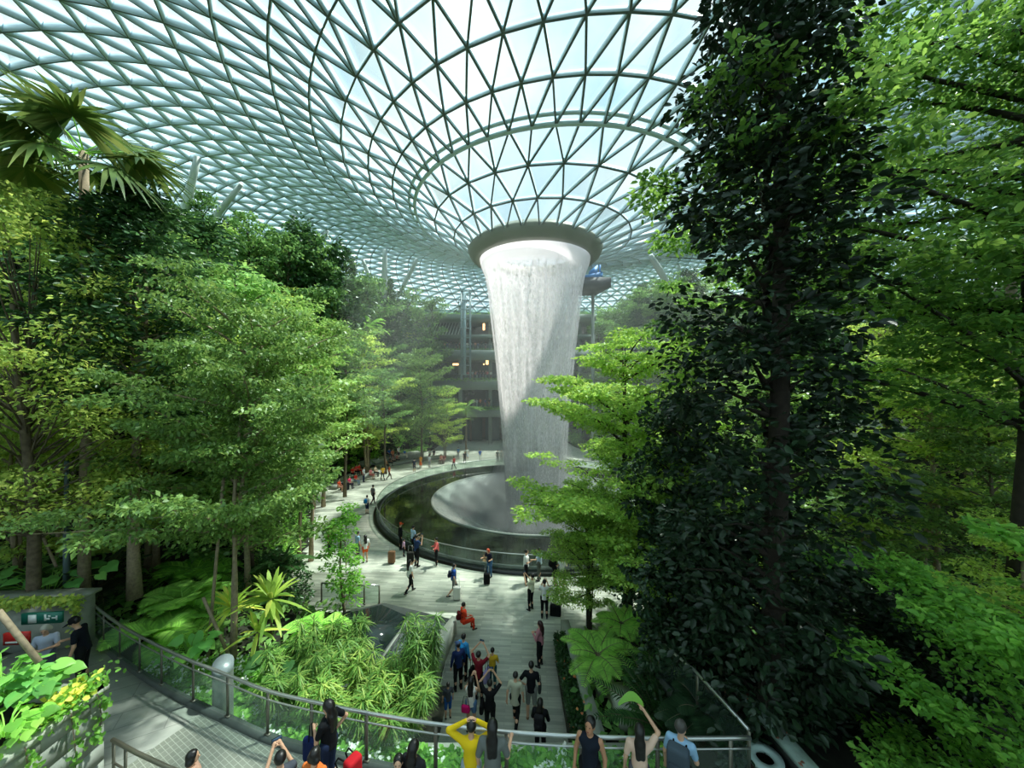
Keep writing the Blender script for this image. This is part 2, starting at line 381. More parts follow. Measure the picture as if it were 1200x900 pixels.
# heavier double ring with a maintenance gangway round the funnel
mb = MB(); b, n, of, P = rings[3]; cc = np.array([CX+roof_off(12.5), CY, 0])
for (r, z, w) in ((12.5, 0, .16), (12.95, .28, .12)):
    a = np.arange(113)/112*2*PI
    mb.tube(np.stack([cc[0]+r*np.sin(a), cc[1]-r*np.cos(a), np.full(113, CAMZ+15.4+z)], 1), w, 6, caps=False)
struct('trim_1', mb, MT['steel'])
# oculus ring: clad bevel, inner soffit, luminous acrylic throat
mb = MB()
mb.lathe([(6.0, 12.75), (6.15, 12.55), (5.95, 12.1), (5.55, 11.75), (5.12, 11.62), (5.05, 11.7), (5.05, 13.0), (5.6, 13.1)], (CX, CY, CAMZ), 96, closed=True)
oc = mb.build('trim_2', MT['steel_dark'], smooth=False, kind='structure')
# outdoors ground beyond the glass
mb = MB(); a = np.arange(64)/64*2*PI
mb.lathe([(84, 0), (400, 0)], (CX, CY, -1), 64)
struct('ground', mb, plain('outdoor_ground', (110, 122, 104), .9))
# leaning roof columns
def column(pt, pb, r, lab):
    m = MB(); a, b = np.array(pb), np.array(pt); k = np.linspace(0, 1, 9)[:, None]; P = a+(b-a)*k
    rad = r*(.55+.45*np.sin(np.linspace(.25, PI-.25, 9)))
    m.tube(P, rad, 14); o = m.build('roof_column', MT['column'], smooth=True, label=lab, cat='column', group='leaning roof columns')
    return o
def dtop(px, py):           # depth at which the pixel's line of sight meets the roof
    for d in np.arange(10, 110, .25):
        p = at(px, py, d); r = math.hypot(p[0]-CX-3, p[1]-CY)
        if p[2]-CAMZ > sm_h(r)-.2: return d
    return 75
for px, py, bx, by, r, lab in [
    (232, 183, 196, 330, .36, 'thick pale column rising leftmost out of the left treetops, leaning slightly right'),
    (283, 216, 190, 330, .34, 'pale column leaning far to the right, crossing just right of the thickest one'),
    (345, 252, 338, 350, .40, 'upright tapered grey column behind the middle of the left forest'),
    (384, 270, 350, 330, .33, 'pale column leaning right behind the treetops, between two upright columns'),
    (309, 297, 322, 325, .30, 'short pale strut leaning left, low among the left treetops'),
    (451, 292, 450, 360, .42, 'thin upright column left of the oculus above the far trees'),
    (424, 302, 443, 350, .34, 'thin strut leaning left beside the upright column at the far trees'),
    (489, 303, 466, 348, .34, 'thin strut leaning right beside the upright column at the far trees'),
    (762, 299, 784, 335, .42, 'white strut leaning left above the hazy trees right of the waterfall'),
    (795, 308, 797, 355, .38, 'upright white column lit by the sun right of the waterfall')]:
    d = dtop(px, py); column(at(px, py, d), at(bx, by, d+2), r, lab)

# ---------------------------------------------------------------- pool
LIPR, POOLR = 9.3, 13.44
mwater, nt, ns, Lk = newmat('dark_pool_water')
o_ = N(nt, 'ShaderNodeOutputMaterial'); p_ = N(nt, 'ShaderNodeBsdfPrincipled'); p_.inputs['Base Color'].default_value = (*lin((30, 36, 26)), 1)
p_.inputs['Roughness'].default_value = .04; p_.inputs['Specular IOR Level'].default_value = .7
tc = N(nt, 'ShaderNodeTexCoord'); nz = N(nt, 'ShaderNodeTexNoise'); nz.inputs['Scale'].default_value = 1.6; nz.inputs['Detail'].default_value = 5
Lk.new(tc.outputs['Object'], nz.inputs['Vector']); b_ = N(nt, 'ShaderNodeBump'); b_.inputs['Strength'].default_value = .12; b_.inputs['Distance'].default_value = .05
Lk.new(nz.outputs['Fac'], b_.inputs['Height']); Lk.new(b_.outputs[0], p_.inputs['Normal'])
nz2 = N(nt, 'ShaderNodeTexNoise'); nz2.inputs['Scale'].default_value = .9; nz2.inputs['Detail'].default_value = 8; cr = N(nt, 'ShaderNodeValToRGB')
cr.color_ramp.elements[0].color = (*lin((16, 20, 14)), 1); cr.color_ramp.elements[0].position = .4; cr.color_ramp.elements[1].color = (*lin((50, 58, 44)), 1); cr.color_ramp.elements[1].position = .72
Lk.new(tc.outputs['Object'], nz2.inputs['Vector']); Lk.new(nz2.outputs['Fac'], cr.inputs[0]); Lk.new(cr.outputs[0], p_.inputs['Base Color']); Lk.new(p_.outputs[0], o_.inputs['Surface'])
pool = thing('reflecting_pool', 'round dark reflecting pool at the foot of the waterfall', 'pool', (CX, CY, 0))
m = MB(); m.lathe([(LIPR+.05, .30), (POOLR, .30)], n=160); m.build('water', mwater, pool)
m = MB(); m.lathe([(13.44, .30), (13.44, .34), (13.55, .34), (13.55, -.1)], n=160); m.build('basin_edge', MT['stone_dark'], pool)
m = MB(); m.lathe([(LIPR+.08, .2), (LIPR+.08, .36), (LIPR, .42), (LIPR-.12, .36), (LIPR-.14, .1)], n=160); m.build('inner_lip', plain('lip', (150, 156, 148), .3), pool, smooth=True)
# the bowl the water drops into: a pale wet skin
mbowl, nt, ns, Lk = newmat('wet_bowl'); o_ = N(nt, 'ShaderNodeOutputMaterial'); p_ = N(nt, 'ShaderNodeBsdfPrincipled'); p_.inputs['Roughness'].default_value = .22
tc = N(nt, 'ShaderNodeTexCoord'); nz = N(nt, 'ShaderNodeTexNoise'); nz.inputs['Scale'].default_value = 9; nz.inputs['Detail'].default_value = 8; nz.inputs['Roughness'].default_value = .8
Lk.new(tc.outputs['Object'], nz.inputs['Vector']); cr = N(nt, 'ShaderNodeValToRGB'); cr.color_ramp.elements[0].position = .38; cr.color_ramp.elements[0].color = (*lin((128, 138, 132)), 1)
cr.color_ramp.elements[1].position = .68; cr.color_ramp.elements[1].color = (*lin((196, 202, 194)), 1)
Lk.new(nz.outputs['Fac'], cr.inputs[0]); Lk.new(cr.outputs[0], p_.inputs['Base Color'])
b_ = N(nt, 'ShaderNodeBump'); b_.inputs['Strength'].default_value = .5; b_.inputs['Distance'].default_value = .08; Lk.new(nz.outputs['Fac'], b_.inputs['Height']); Lk.new(b_.outputs[0], p_.inputs['Normal'])
Lk.new(p_.outputs[0], o_.inputs['Surface'])
m = MB(); m.lathe([(LIPR-.1, .30), (8.6, .05), (7.2, -.6), (5.5, -1.5), (3.8, -2.6), (2.4, -3.6), (.4, -3.9)], n=128); m.build('bowl', mbowl, pool, smooth=True)
# spray standing up from the bowl floor
sp = MB(); n = 9000; r_ = np.sqrt(rng.uniform(.0, 1, n))*7.5+.3; a_ = rng.uniform(0, 2*PI, n)
zf = np.interp(r_, [.4, 2.4, 3.8, 5.5, 7.2, 8.6], [-3.9, -3.6, -2.6, -1.5, -.6, .05]); P = np.stack([r_*np.cos(a_), r_*np.sin(a_), zf+rng.exponential(.25, n)+.03], 1)
s_ = rng.uniform(.015, .045, n); D = rdir(rng, n, 1, 1.0); quad_leaves(sp, P, D, rdir(rng, n), s_*2.2, s_)
sp.build('splash', plain('splash_water', (225, 232, 228), .3), pool, kind='stuff')
# balustrade round the pool
rl = thing('pool_railing', 'circular glass balustrade with steel handrail and black plinth round the pool', 'railing', (CX, CY, 0))
m = MB(); m.lathe([(13.55, .02), (13.55, .16), (13.95, .16), (13.95, .02)], n=160); m.build('plinth', MT['black'], rl)
a_ = np.arange(161)/160*2*PI
m = MB(); m.tube(np.stack([13.72*np.cos(a_), 13.72*np.sin(a_), np.full(161, 1.08)], 1), .03, 8, caps=False); m.build('handrail', MT['rail'], rl, smooth=True)
m = MB()
for k in range(60):
    aa = np.linspace(k/60*2*PI+.002, (k+1)/60*2*PI-.002, 4); P = []
    for z in (.16, 1.05): P.append(np.stack([13.72*np.cos(aa), 13.72*np.sin(aa), np.full(4, z)], 1))
    i = np.arange(3); m.add(np.concatenate(P), np.stack([i, i+1, i+5, i+4], 1))
m.build('glass_panels', MT['pane'], rl)

# ---------------------------------------------------------------- waterfall
zs_ = [0.0]
fy = [(21.9, 5.03), (21.5, 4.98), (20.6, 4.62), (19.4, 4.38), (16.5, 4.05), (14, 3.75), (11.4, 3.48), (6.6, 3.05), (1.9, 2.75), (-1, 2.6), (-3.5, 2.5)]
fz = np.array([p[0] for p in fy])[::-1]; fr = np.array([p[1] for p in fy])[::-1]
def fall_r(z): return np.interp(z, fz, fr)
def fallmat(name, lo, hi, streak, drops, col, seed):
    m, nt, ns, L = newmat(name); o = N(nt, 'ShaderNodeOutputMaterial')
    uv = N(nt, 'ShaderNodeUVMap'); mp = N(nt, 'ShaderNodeMapping'); mp.inputs['Scale'].default_value = (streak, .16, 1); mp.inputs['Location'].default_value = (seed, seed, 0)
    L.new(uv.outputs[0], mp.inputs[0]); n1 = N(nt, 'ShaderNodeTexNoise'); n1.inputs['Scale'].default_value = 1; n1.inputs['Detail'].default_value = 3; L.new(mp.outputs[0], n1.inputs[0])
    mp2 = N(nt, 'ShaderNodeMapping'); mp2.inputs['Scale'].default_value = (drops, 2.4, 1); L.new(uv.outputs[0], mp2.inputs[0])
    n2 = N(nt, 'ShaderNodeTexNoise'); n2.inputs['Scale'].default_value = 1; n2.inputs['Detail'].default_value = 4; n2.inputs['Roughness'].default_value = .7; L.new(mp2.outputs[0], n2.inputs[0])
    ad = N(nt, 'ShaderNodeMath', operation='ADD'); L.new(n1.outputs[0], ad.inputs[0]); L.new(n2.outputs[0], ad.inputs[1])
    mr = N(nt, 'ShaderNodeMapRange'); mr.inputs['From Min'].default_value = .82; mr.inputs['From Max'].default_value = 1.18; mr.inputs['To Min'].default_value = lo; mr.inputs['To Max'].default_value = hi
    L.new(ad.outputs[0], mr.inputs['Value'])
    # unbroken film just under the lip, breaking up as it falls
    sx = N(nt, 'ShaderNodeSeparateXYZ'); L.new(uv.outputs[0], sx.inputs[0])
    m2 = N(nt, 'ShaderNodeMapRange'); m2.inputs['From Min'].default_value = 19.6; m2.inputs['From Max'].default_value = 20.9; m2.inputs['To Min'].default_value = 0; m2.inputs['To Max'].default_value = .85
    L.new(sx.outputs['Y'], m2.inputs['Value']); mxx = N(nt, 'ShaderNodeMath', operation='MAXIMUM'); L.new(mr.outputs[0], mxx.inputs[0]); L.new(m2.outputs[0], mxx.inputs[1])
    m3 = N(nt, 'ShaderNodeMapRange'); m3.inputs['From Min'].default_value = 0; m3.inputs['From Max'].default_value = 19; m3.inputs['To Min'].default_value = .7; m3.inputs['To Max'].default_value = 1
    L.new(sx.outputs['Y'], m3.inputs['Value']); mu = N(nt, 'ShaderNodeMath', operation='MULTIPLY'); L.new(mxx.outputs[0], mu.inputs[0]); L.new(m3.outputs[0], mu.inputs[1]); mxx = mu
    t = N(nt, 'ShaderNodeBsdfTransparent'); d = N(nt, 'ShaderNodeBsdfDiffuse'); d.inputs[0].default_value = (*lin(col), 1)
    tr = N(nt, 'ShaderNodeBsdfTranslucent'); tr.inputs[0].default_value = (*lin(col), 1); md = N(nt, 'ShaderNodeMixShader'); md.inputs[0].default_value = .5
    L.new(d.outputs[0], md.inputs[1]); L.new(tr.outputs[0], md.inputs[2]); mx = N(nt, 'ShaderNodeMixShader'); L.new(mxx.outputs[0], mx.inputs[0])
    L.new(t.outputs[0], mx.inputs[1]); L.new(md.outputs[0], mx.inputs[2]); L.new(mx.outputs[0], o.inputs['Surface'])
    return m
wf = thing('waterfall', 'tall white cylindrical waterfall dropping from the roof oculus into the pool', 'waterfall', (CX, CY, 0))
def sheet(name, dr, mat, seed):
    m = MB(); zz = np.concatenate([np.linspace(21.95, 19, 12), np.linspace(18.5, -3.6, 40)]); na = 128; a = np.arange(na+1)/na*2*PI; V = []
    g = np.random.default_rng(seed); ph = g.uniform(0, 6.28, 12)
    for z in zz:
        k = max(0, min(1, (20-z)/20)); w = sum(math.sin(1)*np.sin(a*(3+i)+ph[i])*.035 for i in range(12))*k
        r = fall_r(z)+dr+w; V.append(np.stack([r*np.cos(a), r*np.sin(a), np.full(na+1, z)], 1))
    j = np.arange(na); m.add(np.concatenate(V), np.concatenate([np.stack([i*(na+1)+j, i*(na+1)+j+1, (i+1)*(na+1)+j+1, (i+1)*(na+1)+j], 1) for i in range(len(zz)-1)]))
    me = m.mesh(name, mat, True); uvl = me.uv_layers.new(name='UVMap'); vi = np.zeros(len(me.loops), np.int32); me.loops.foreach_get('vertex_index', vi)
    U = np.stack([(vi % (na+1))/na, zz[vi//(na+1)]], 1); uvl.data.foreach_set('uv', U.astype(np.float32).ravel())
    return put(name, me, wf)
sheet('water_sheet', 0, fallmat('fall_outer', .16, .93, 60, 190, (238, 236, 240), 3), 1)
sheet('water_sheet', -.28, fallmat('fall_inner', .12, .92, 44, 150, (228, 230, 230), 11), 2)
# loose drops and threads of water
n = 26000; z = rng.uniform(-3.4, 20.6, n); a_ = rng.uniform(0, 2*PI, n); r_ = fall_r(z)+np.abs(rng.normal(0, .10+.012*(20-z), n))*np.sign(rng.uniform(-.3, 1, n))
P = np.stack([r_*np.cos(a_), r_*np.sin(a_), z], 1); s_ = rng.uniform(.008, .022, n); dp = MB()
D = np.tile([0, 0, -1.0], (n, 1)); quad_leaves(dp, P, D, np.stack([np.cos(a_), np.sin(a_), 0*a_], 1), s_*rng.uniform(3, 14, n), s_*1.6, fold=.4)
dp.build('falling_drops', plain('drop_water', (236, 238, 236), .25), wf, kind='stuff')
# fine mist hanging round the fall (a real thin volume)
mm, nt, ns, Lk = newmat('mist'); o_ = N(nt, 'ShaderNodeOutputMaterial'); vs = N(nt, 'ShaderNodeVolumePrincipled'); vs.inputs['Color'].default_value = (.93, .97, .95, 1)
vs.inputs['Density'].default_value = .008; vs.inputs['Anisotropy'].default_value = .1; Lk.new(vs.outputs[0], o_.inputs['Volume'])
m = MB(); m.lathe([(.01, -3.0), (7, -1.0), (9, .3), (11, 1.2), (14, 6), (17, 12), (16, 20), (9, 22), (.01, 22)], n=24)
mist = m.build('mist', mm, wf, kind='stuff')
mm2, nt, ns, Lk = newmat('splash_mist'); o_ = N(nt, 'ShaderNodeOutputMaterial'); vs = N(nt, 'ShaderNodeVolumePrincipled'); vs.inputs['Color'].default_value = (.95, .98, .97, 1)
vs.inputs['Density'].default_value = .16; Lk.new(vs.outputs[0], o_.inputs['Volume'])
m = MB(); m.lathe([(.01, -3.4), (2.6, -3.0), (4.6, -1.6), (8.0, .15), (7.6, .8), (5.0, 1.3), (4.0, 2.4), (3.3, 5.0), (.01, 6)], n=24)
m.build('splash_mist', mm2, wf, kind='stuff')
# ---------------------------------------------------------------- walkway, rails, planters, cascade
RAILP = [(-13.6, 11.6, 2.35), (-11.3, 10.35, 2.4), (-9.07, 9.35, 2.45), (-7.8, 8.85, 2.45), (-6.6, 8.4, 2.5), (-5.36, 7.92, 2.5), (-4.1, 7.55, 2.6), (-2.9, 7.2, 2.68), (-1.4, 6.85, 2.78), (0, 6.62, 2.84), (1.5, 6.5, 2.88), (2.9, 6.45, 2.9), (4.25, 6.45, 2.92)]
RP = np.array(RAILP)
def floor_z(x): return float(np.interp(x, RP[:, 0], RP[:, 2]))
rr_ = np.linspace(0, len(RP)-1, 60); RS = np.stack([np.interp(rr_, range(len(RP)), RP[:, k]) for k in range(3)], 1)
for _ in range(6): RS[1:-1] = (RS[:-2]+2*RS[1:-1]+RS[2:])/4
tan = norm(np.gradient(RS[:, :2], axis=0)); nrm = np.stack([tan[:, 1], -tan[:, 0]], 1)   # towards the camera side
m = MB(); k = len(RS)
inner = np.array([[x, 1.2 if x > -7 else 3.0, floor_z(x)] for x in RS[:, 0]])
inner[:, 0] = np.where(RS[:, 0] < -7.6, RS[:, 0]*1.0-1.0, RS[:, 0]); inner[:, 1] = np.where(RS[:, 0] < -7.6, 4.5, 1.2)
V = np.concatenate([RS+[0, 0, .0], inner, RS-[0, 0, .4], inner-[0, 0, .4]]); i = np.arange(k-1)
m.add(V, np.concatenate([np.stack([i, i+1, i+1+k, i+k], 1), np.stack([i, i+1, i+1+2*k, i+2*k], 1), np.stack([i+2*k, i+1+2*k, i+1+3*k, i+3*k], 1)]))
struct('walkway_paving', m, MT['path'])
m = MB(); m.prism([(-14.2, 7.1), (-8.0, 7.1), (-7.3, 8.75), (-9.1, 9.4), (-11.3, 10.4), (-13.6, 11.6), (-15, 10)], 2.44, 2.475); struct('walkway_landing', m, MT['slab'])
def railing(name, lab, pts, post_idx, h=1.05, kerb=True, glass=True, mid=.86, mat='rail', postmat='post'):
    P = np.array(pts, float); t = thing(name, lab, 'railing', tuple(P[len(P)//2])); o0 = P[len(P)//2]; P = P-o0
    m = MB(); m.tube(P+[0, 0, h], .035, 10); m.build('handrail', MT[mat], t, smooth=True)
    if mid: m = MB(); m.tube(P+[0, 0, mid], .018, 8); m.build('middle_rail', MT[mat], t, smooth=True)
    T2 = norm(np.gradient(P[:, :2], axis=0))
    if kerb:
        N2 = np.stack([T2[:, 1], -T2[:, 0]], 1); V = []
        for (s, z) in ((-.07, -.12), (-.07, .09), (.1, .09), (.1, -.12)): V.append(np.c_[P[:, :2]+N2*s, P[:, 2]+z])
        n = len(P); i = np.arange(n-1); m = MB(); m.add(np.concatenate(V), np.concatenate([np.stack([a*n+i, a*n+i+1, ((a+1) % 4)*n+i+1, ((a+1) % 4)*n+i], 1) for a in range(4)])); m.build('kerb', MT['stone_dark'], t)
    for q in post_idx:
        p = np.array([np.interp(q, range(len(P)), P[:, c]) for c in range(3)]); a = math.atan2(*T2[min(int(round(q)), len(P)-1)][::-1])
        m = MB(); m.box(p+[0, 0, h/2], (.07, .022, h-.03), a); m.box(p+[0, 0, .1], (.13, .07, .03), a); m.build('post', MT[postmat], t)
    if glass:
        n = len(P); i = np.arange(n-1); m = MB(); m.add(np.concatenate([P+[0, 0, .1], P+[0, 0, (mid or h)-.03]]), np.stack([i, i+1, i+1+n, i+n], 1)); m.build('glass_panels', MT['pane'], t)
    return t
def ridx(x): return float(np.interp(x, RS[:, 0], np.arange(len(RS))))
posts = [ridx(x) for x in (-12.3, -11.2, -10.1, -9.07, -7.8, -6.6, -5.36, -4.2, -2.9, -1.45, -.1, 1.25, 2.6, 3.9)]
railing('walkway_railing', 'long curved steel and glass railing along the raised walkway at the bottom', RS, posts)
railing('side_railing', 'short glass railing running back beneath the dark tree at bottom right', [(4.32, 6.6, 2.92), (4.2, 7.2, 2.92), (4.1, 8.0, 2.85), (3.95, 8.8, 2.7), (3.9, 9.6, 2.5)], [0, 2, 4], mid=0, glass=True)
railing('stair_railing', 'steel stair handrail at the corner of the stone planter, bottom left', [(-7.62, 6.9, 2.45), (-6.9, 6.65, 2.45), (-6.1, 6.4, 2.45), (-5.2, 6.15, 2.45), (-4.2, 5.9, 2.5)], [0.05, .55, 2, 3.2], h=1.05, kerb=False, glass=False, mid=.62, mat='post')
# stone planter at the left bottom
pl_ = thing('stone_planter', 'grey stone planter box with joints, full of broad leaves, bottom left corner', 'planter', (-11, 5.2, 2.4))
m = MB(); m.box((0, 0, 1.0), (6.3, 3.3, 2.0)); m.build('wall', paving('planter_stone', (150, 154, 146), (140, 146, 138), (52, 56, 52), 1.3, .3, msize=.012, stain=.12), pl_)
# front face uses vertical coordinates: individual cladding slabs
for r in range(6):
    for c in range(5):
        m = MB(); x0 = -1.72+c*.72+(.36 if r % 2 else 0); x1 = min(x0+.71, 1.72)
        if x1-x0 < .1: continue
        m.box((3.17, (max(x0, -1.7)+x1)/2, .19+r*.345), (.05, x1-max(x0, -1.7), .335)); m.build('cladding_slab', MT['stone'], pl_)
m = MB()
for (c, s) in (((0, -1.6, 2.06), (6.5, .34, .1)), ((0, 1.6, 2.06), (6.5, .34, .1)), ((3.06, 0, 2.06), (.36, 3.54, .1)), ((-3.0, 0, 2.06), (.36, 3.54, .1))): m.box(c, s)
m.build('coping', MT['conc'], pl_)
m = MB(); m.box((0, 0, 1.99), (5.9, 2.9, .08)); m.build('soil', MT['soil'], pl_)
# wall with the exit sign behind the two people at the left
m = MB(); m.prism([(-21, 10.1), (-12.9, 10.8), (-12.9, 11.2), (-21, 10.7)], 1.8, 3.9); m.prism([(-21.1, 10.0), (-12.8, 10.7), (-12.8, 11.3), (-21.1, 10.8)], 3.9, 3.98); struct('wall_left', m, MT['stone'])
def sign(name, lab, c, w, h, rz, mat, marks):
    t = thing(name, lab, 'sign', c, rz); m = MB(); m.box((0, 0, 0), (w, .06, h)); m.build('panel', mat, t)
    for (x, z, a, b) in marks:
        m = MB(); m.box((x, -.034, z), (a, .008, b)); m.build('pictogram', MT['whitepaint'], t)
    return t
MT['whitepaint'] = plain('white_paint', (238, 242, 238), .5); MT['green'] = plain('green_sign', (20, 110, 92), .4); MT['red'] = plain('red_sign', (206, 38, 34), .5)
p = at(50, 724, 9.95)
sign('exit_sign', 'long green exit sign with white running figure and arrow on the left wall', tuple(p), 1.0, .3, .09, MT['green'],
     [(-.22, .0, .2, .22), (.1, .02, .05, .18), (.16, -.02, .1, .05), (.2, .05, .06, .05), (.33, 0, .14, .04), (.38, .0, .04, .12)])
p = at(20, 748, 9.9)
sign('fire_sign', 'red sign board low on the left wall behind the planter leaves', tuple(p), .62, .32, .09, MT['red'], [(-.1, -.09, .3, .05), (.15, .05, .08, .08)])
# flower bed between walkway and path
m = MB(); m.prism([(-3.9, 8.5), (3.9, 8.5), (3.9, 8.75), (-3.9, 8.75)], -.1, 1.5); m.prism([(-3.95, 8.45), (3.9, 8.45), (3.9, 8.8), (-3.95, 8.8)], 1.5, 1.58); struct('wall_bed', m, MT['conc'])
# cascade: stepped black stone water table along the left of the path
mw2, nt, ns, Lk = newmat('cascade_water'); o_ = N(nt, 'ShaderNodeOutputMaterial'); p_ = N(nt, 'ShaderNodeBsdfPrincipled'); p_.inputs['Roughness'].default_value = .16; p_.inputs['Specular IOR Level'].default_value = .7
tc = N(nt, 'ShaderNodeTexCoord'); mp = N(nt, 'ShaderNodeMapping'); mp.inputs['Scale'].default_value = (5, 1.2, 1); Lk.new(tc.outputs['Object'], mp.inputs[0])
nz = N(nt, 'ShaderNodeTexNoise'); nz.inputs['Scale'].default_value = 4; nz.inputs['Detail'].default_value = 7; nz.inputs['Roughness'].default_value = .75; Lk.new(mp.outputs[0], nz.inputs[0])
cr = N(nt, 'ShaderNodeValToRGB'); cr.color_ramp.elements[0].position = .42; cr.color_ramp.elements[0].color = (*lin((44, 56, 54)), 1); cr.color_ramp.elements[1].position = .75; cr.color_ramp.elements[1].color = (*lin((170, 184, 180)), 1)
Lk.new(nz.outputs[0], cr.inputs[0]); Lk.new(cr.outputs[0], p_.inputs['Base Color']); b_ = N(nt, 'ShaderNodeBump'); b_.inputs['Strength'].default_value = .5; b_.inputs['Distance'].default_value = .03
Lk.new(nz.outputs[0], b_.inputs['Height']); Lk.new(b_.outputs[0], p_.inputs['Normal']); Lk.new(p_.outputs[0], o_.inputs['Surface'])
cas = thing('cascade', 'stepped dark stone water cascade with a bench edge beside the path', 'water feature', (-4.8, 13.5, 0))
m = MB(); m.prism([(-2.4, -.9), (1.95, -1.1), (2.35, 1.5), (-.9, 2.65), (-2.4, 2.0)], 0, .62); m.build('upper_basin', MT['stone_dark'], cas)
m = MB(); m.prism([(-2.2, .35), (.1, -.35), (.5, 1.6), (-.95, 2.45), (-2.2, 1.85)], .62, .66); m.build('still_water', plain('still_water', (38, 50, 48), .08, var=.2, scale=2), cas)
m = MB(); m.prism([(.25, -1.0), (1.75, -1.05), (2.1, 1.2), (.65, 1.5)], .62, .655); m.build('running_water', mw2, cas)
m = MB(); m.prism([(.12, -1.05), (.2, -1.05), (.6, 1.6), (.52, 1.6)], .62, .70); m.build('divider', MT['stone'], cas)
m = MB(); m.prism([(1.6, -1.15), (2.2, -1.2), (2.5, 1.55), (2.3, 1.62), (1.9, .4)], 0, .70); m.build('bench_edge', MT['conc'], cas)
m = MB(); m.prism([(-1.2, -4.5), (1.2, -4.5), (1.7, -1.12), (-1.2, -1.0)], 0, .28); m.build('lower_basin', mw2, cas)
m = MB(); m.prism([(1.2, -4.5), (1.85, -4.5), (2.3, -1.2), (1.72, -1.15)], 0, .34); m.build('lower_edge', MT['conc'], cas)
m = MB(); m.box((1.95, -1.3, .25), (.12, .35, .4)); m.box((2.3, -.2, .03), (.05, 3.2, .05)); m.build('spout_recess', MT['black'], cas)
# low glass guard behind the slender tree
railing('plaza_guard_rail', 'small glass guard rail behind the slender tree left of the cascade', [(-9.0, 17.1, .05), (-7.9, 17.0, .05), (-6.9, 16.9, .05), (-6.2, 16.9, .05)], [0, 1, 2, 3], h=.95, kerb=False, mid=0)
# right hand planter: hedge in a long stone trough, stepped stone blocks
tr = thing('stone_trough', 'long grey stone trough edging the right side of the path', 'planter', (2.2, 11.8, 0))
m = MB(); m.prism([(-.42, -2.0), (-.02, -2.0), (-.2, 2.4), (-.5, 2.4)], 0, .45); m.build('hedge_bed', MT['stone_dark'], tr)
m = MB(); m.prism([(0.02, -2.0), (.34, -2.0), (.1, 2.9), (-.22, 2.9)], 0, .8); m.build('wall', MT['stone'], tr)
for i_, (x, y, z, sx_, sy_) in enumerate([(2.75, 12.9, .55, .55, .9), (2.95, 11.9, .7, .5, .8), (3.3, 10.6, .95, .62, 1.1)]):
    m = MB(); m.box((0, 0, .2), (sx_, sy_, .5), .06); m.box((0, 0, .46), (sx_+.05, sy_+.05, .05), .06)
    m.build('stone_step', MT['conc'], None, label=['pale stone block farthest along the right planting bed', 'pale stone block in the middle of the right planting bed', 'pale speckled stone block nearest the walkway in the right bed'][i_], cat='stone block')
    bpy.data.objects[-1] if 0 else None
    o = [q for q in C.objects][-1]; o.location = (x, y, z-.3)
# bin behind the railing at the left
bn = thing('litter_bin', 'grey cylindrical bin with slanted lid standing behind the glass railing, left', 'bin', (-7.15, 8.95, 1.95))
a_ = np.arange(24)/24*2*PI; m = MB(); r = .21
m.lathe([(r, 0), (r, 1.3)], n=28); m.build('body', plain('perforated_metal', (150, 156, 156), .45, .5), bn, smooth=True)
m = MB(); top = 1.44+.10*np.cos(a_-2.2); V = np.concatenate([np.stack([r*1.04*np.cos(a_), r*1.04*np.sin(a_), np.full(24, 1.27)], 1), np.stack([r*1.04*np.cos(a_), r*1.04*np.sin(a_), top], 1)])
j = np.arange(24); m.add(V, np.stack([j, (j+1) % 24, (j+1) % 24+24, j+24], 1)); m.f.append(np.array([list(range(24, 48))])); m.m.append(0); m.build('slanted_lid', plain('lid_metal', (128, 140, 142), .4, .3), bn)
# bin with ring lid, bottom right
bn = thing('ring_bin', 'round dark red-brown bin with a pale ring lid at bottom right', 'bin', (4.72, 6.75, 2.2))
m = MB(); m.lathe([(.25, 0), (.27, 1.05), (.22, 1.05)], n=32); m.build('body', plain('maroon', (62, 38, 40), .5), bn, smooth=True)
m = MB(); m.lathe([(.15, 1.08), (.15, 1.13), (.3, 1.13), (.3, 1.06), (.15, 1.06)], n=32); m.build('ring_lid', plain('pale_teal_metal', (170, 192, 188), .4), bn)
m = MB(); m.lathe([(.01, .95), (.16, .95)], n=24); m.build('opening', MT['black'], bn)
m = MB(); m.prism([(-.05, -.275), (.05, -.275), (.02, -.28), (-.02, -.28)], .6, .8); m.build('logo', plain('orange_mark', (214, 140, 50), .5), bn)
bm = thing('bench_beam', 'grey green slab of a bench scattered with fallen leaves, bottom right', 'bench', (5.15, 7.1, 2.9))
m = MB(); m.box((0, 0, .62), (.28, 2.4, .1), .1); m.build('top', plain('beam_top', (132, 152, 142), .6, var=.2), bm)
m = MB(); m.box((0, 0, .3), (.2, 2.2, .58), .1); m.build('body', MT['black'], bm)
m = MB(); n = 14; P = np.c_[rng.uniform(-.1, .1, n), rng.uniform(-1.1, 1.1, n), np.full(n, .68)]; quad_leaves(m, P, rdir(rng, n, .05), np.tile([0, 0, 1.0], (n, 1))+rng.normal(0, .1, (n, 3)), .1, .06); m.build('fallen_leaves', leafmat('dry_leaf', [(120, 70, 50), (150, 96, 70)]), bm, kind='stuff')
m = MB(); m.prism([(4.4, 1.0), (13, 1.0), (13, 9.5), (4.0, 9.5), (4.0, 7)], 1.6, 2.05); m.prism([(5.2, 8.6), (9.5, 9.0), (9.5, 9.3), (5.2, 8.9)], 2.05, 3.0); struct('lower_landing', m, plain('dark_landing', (92, 92, 84), .8, var=.15))
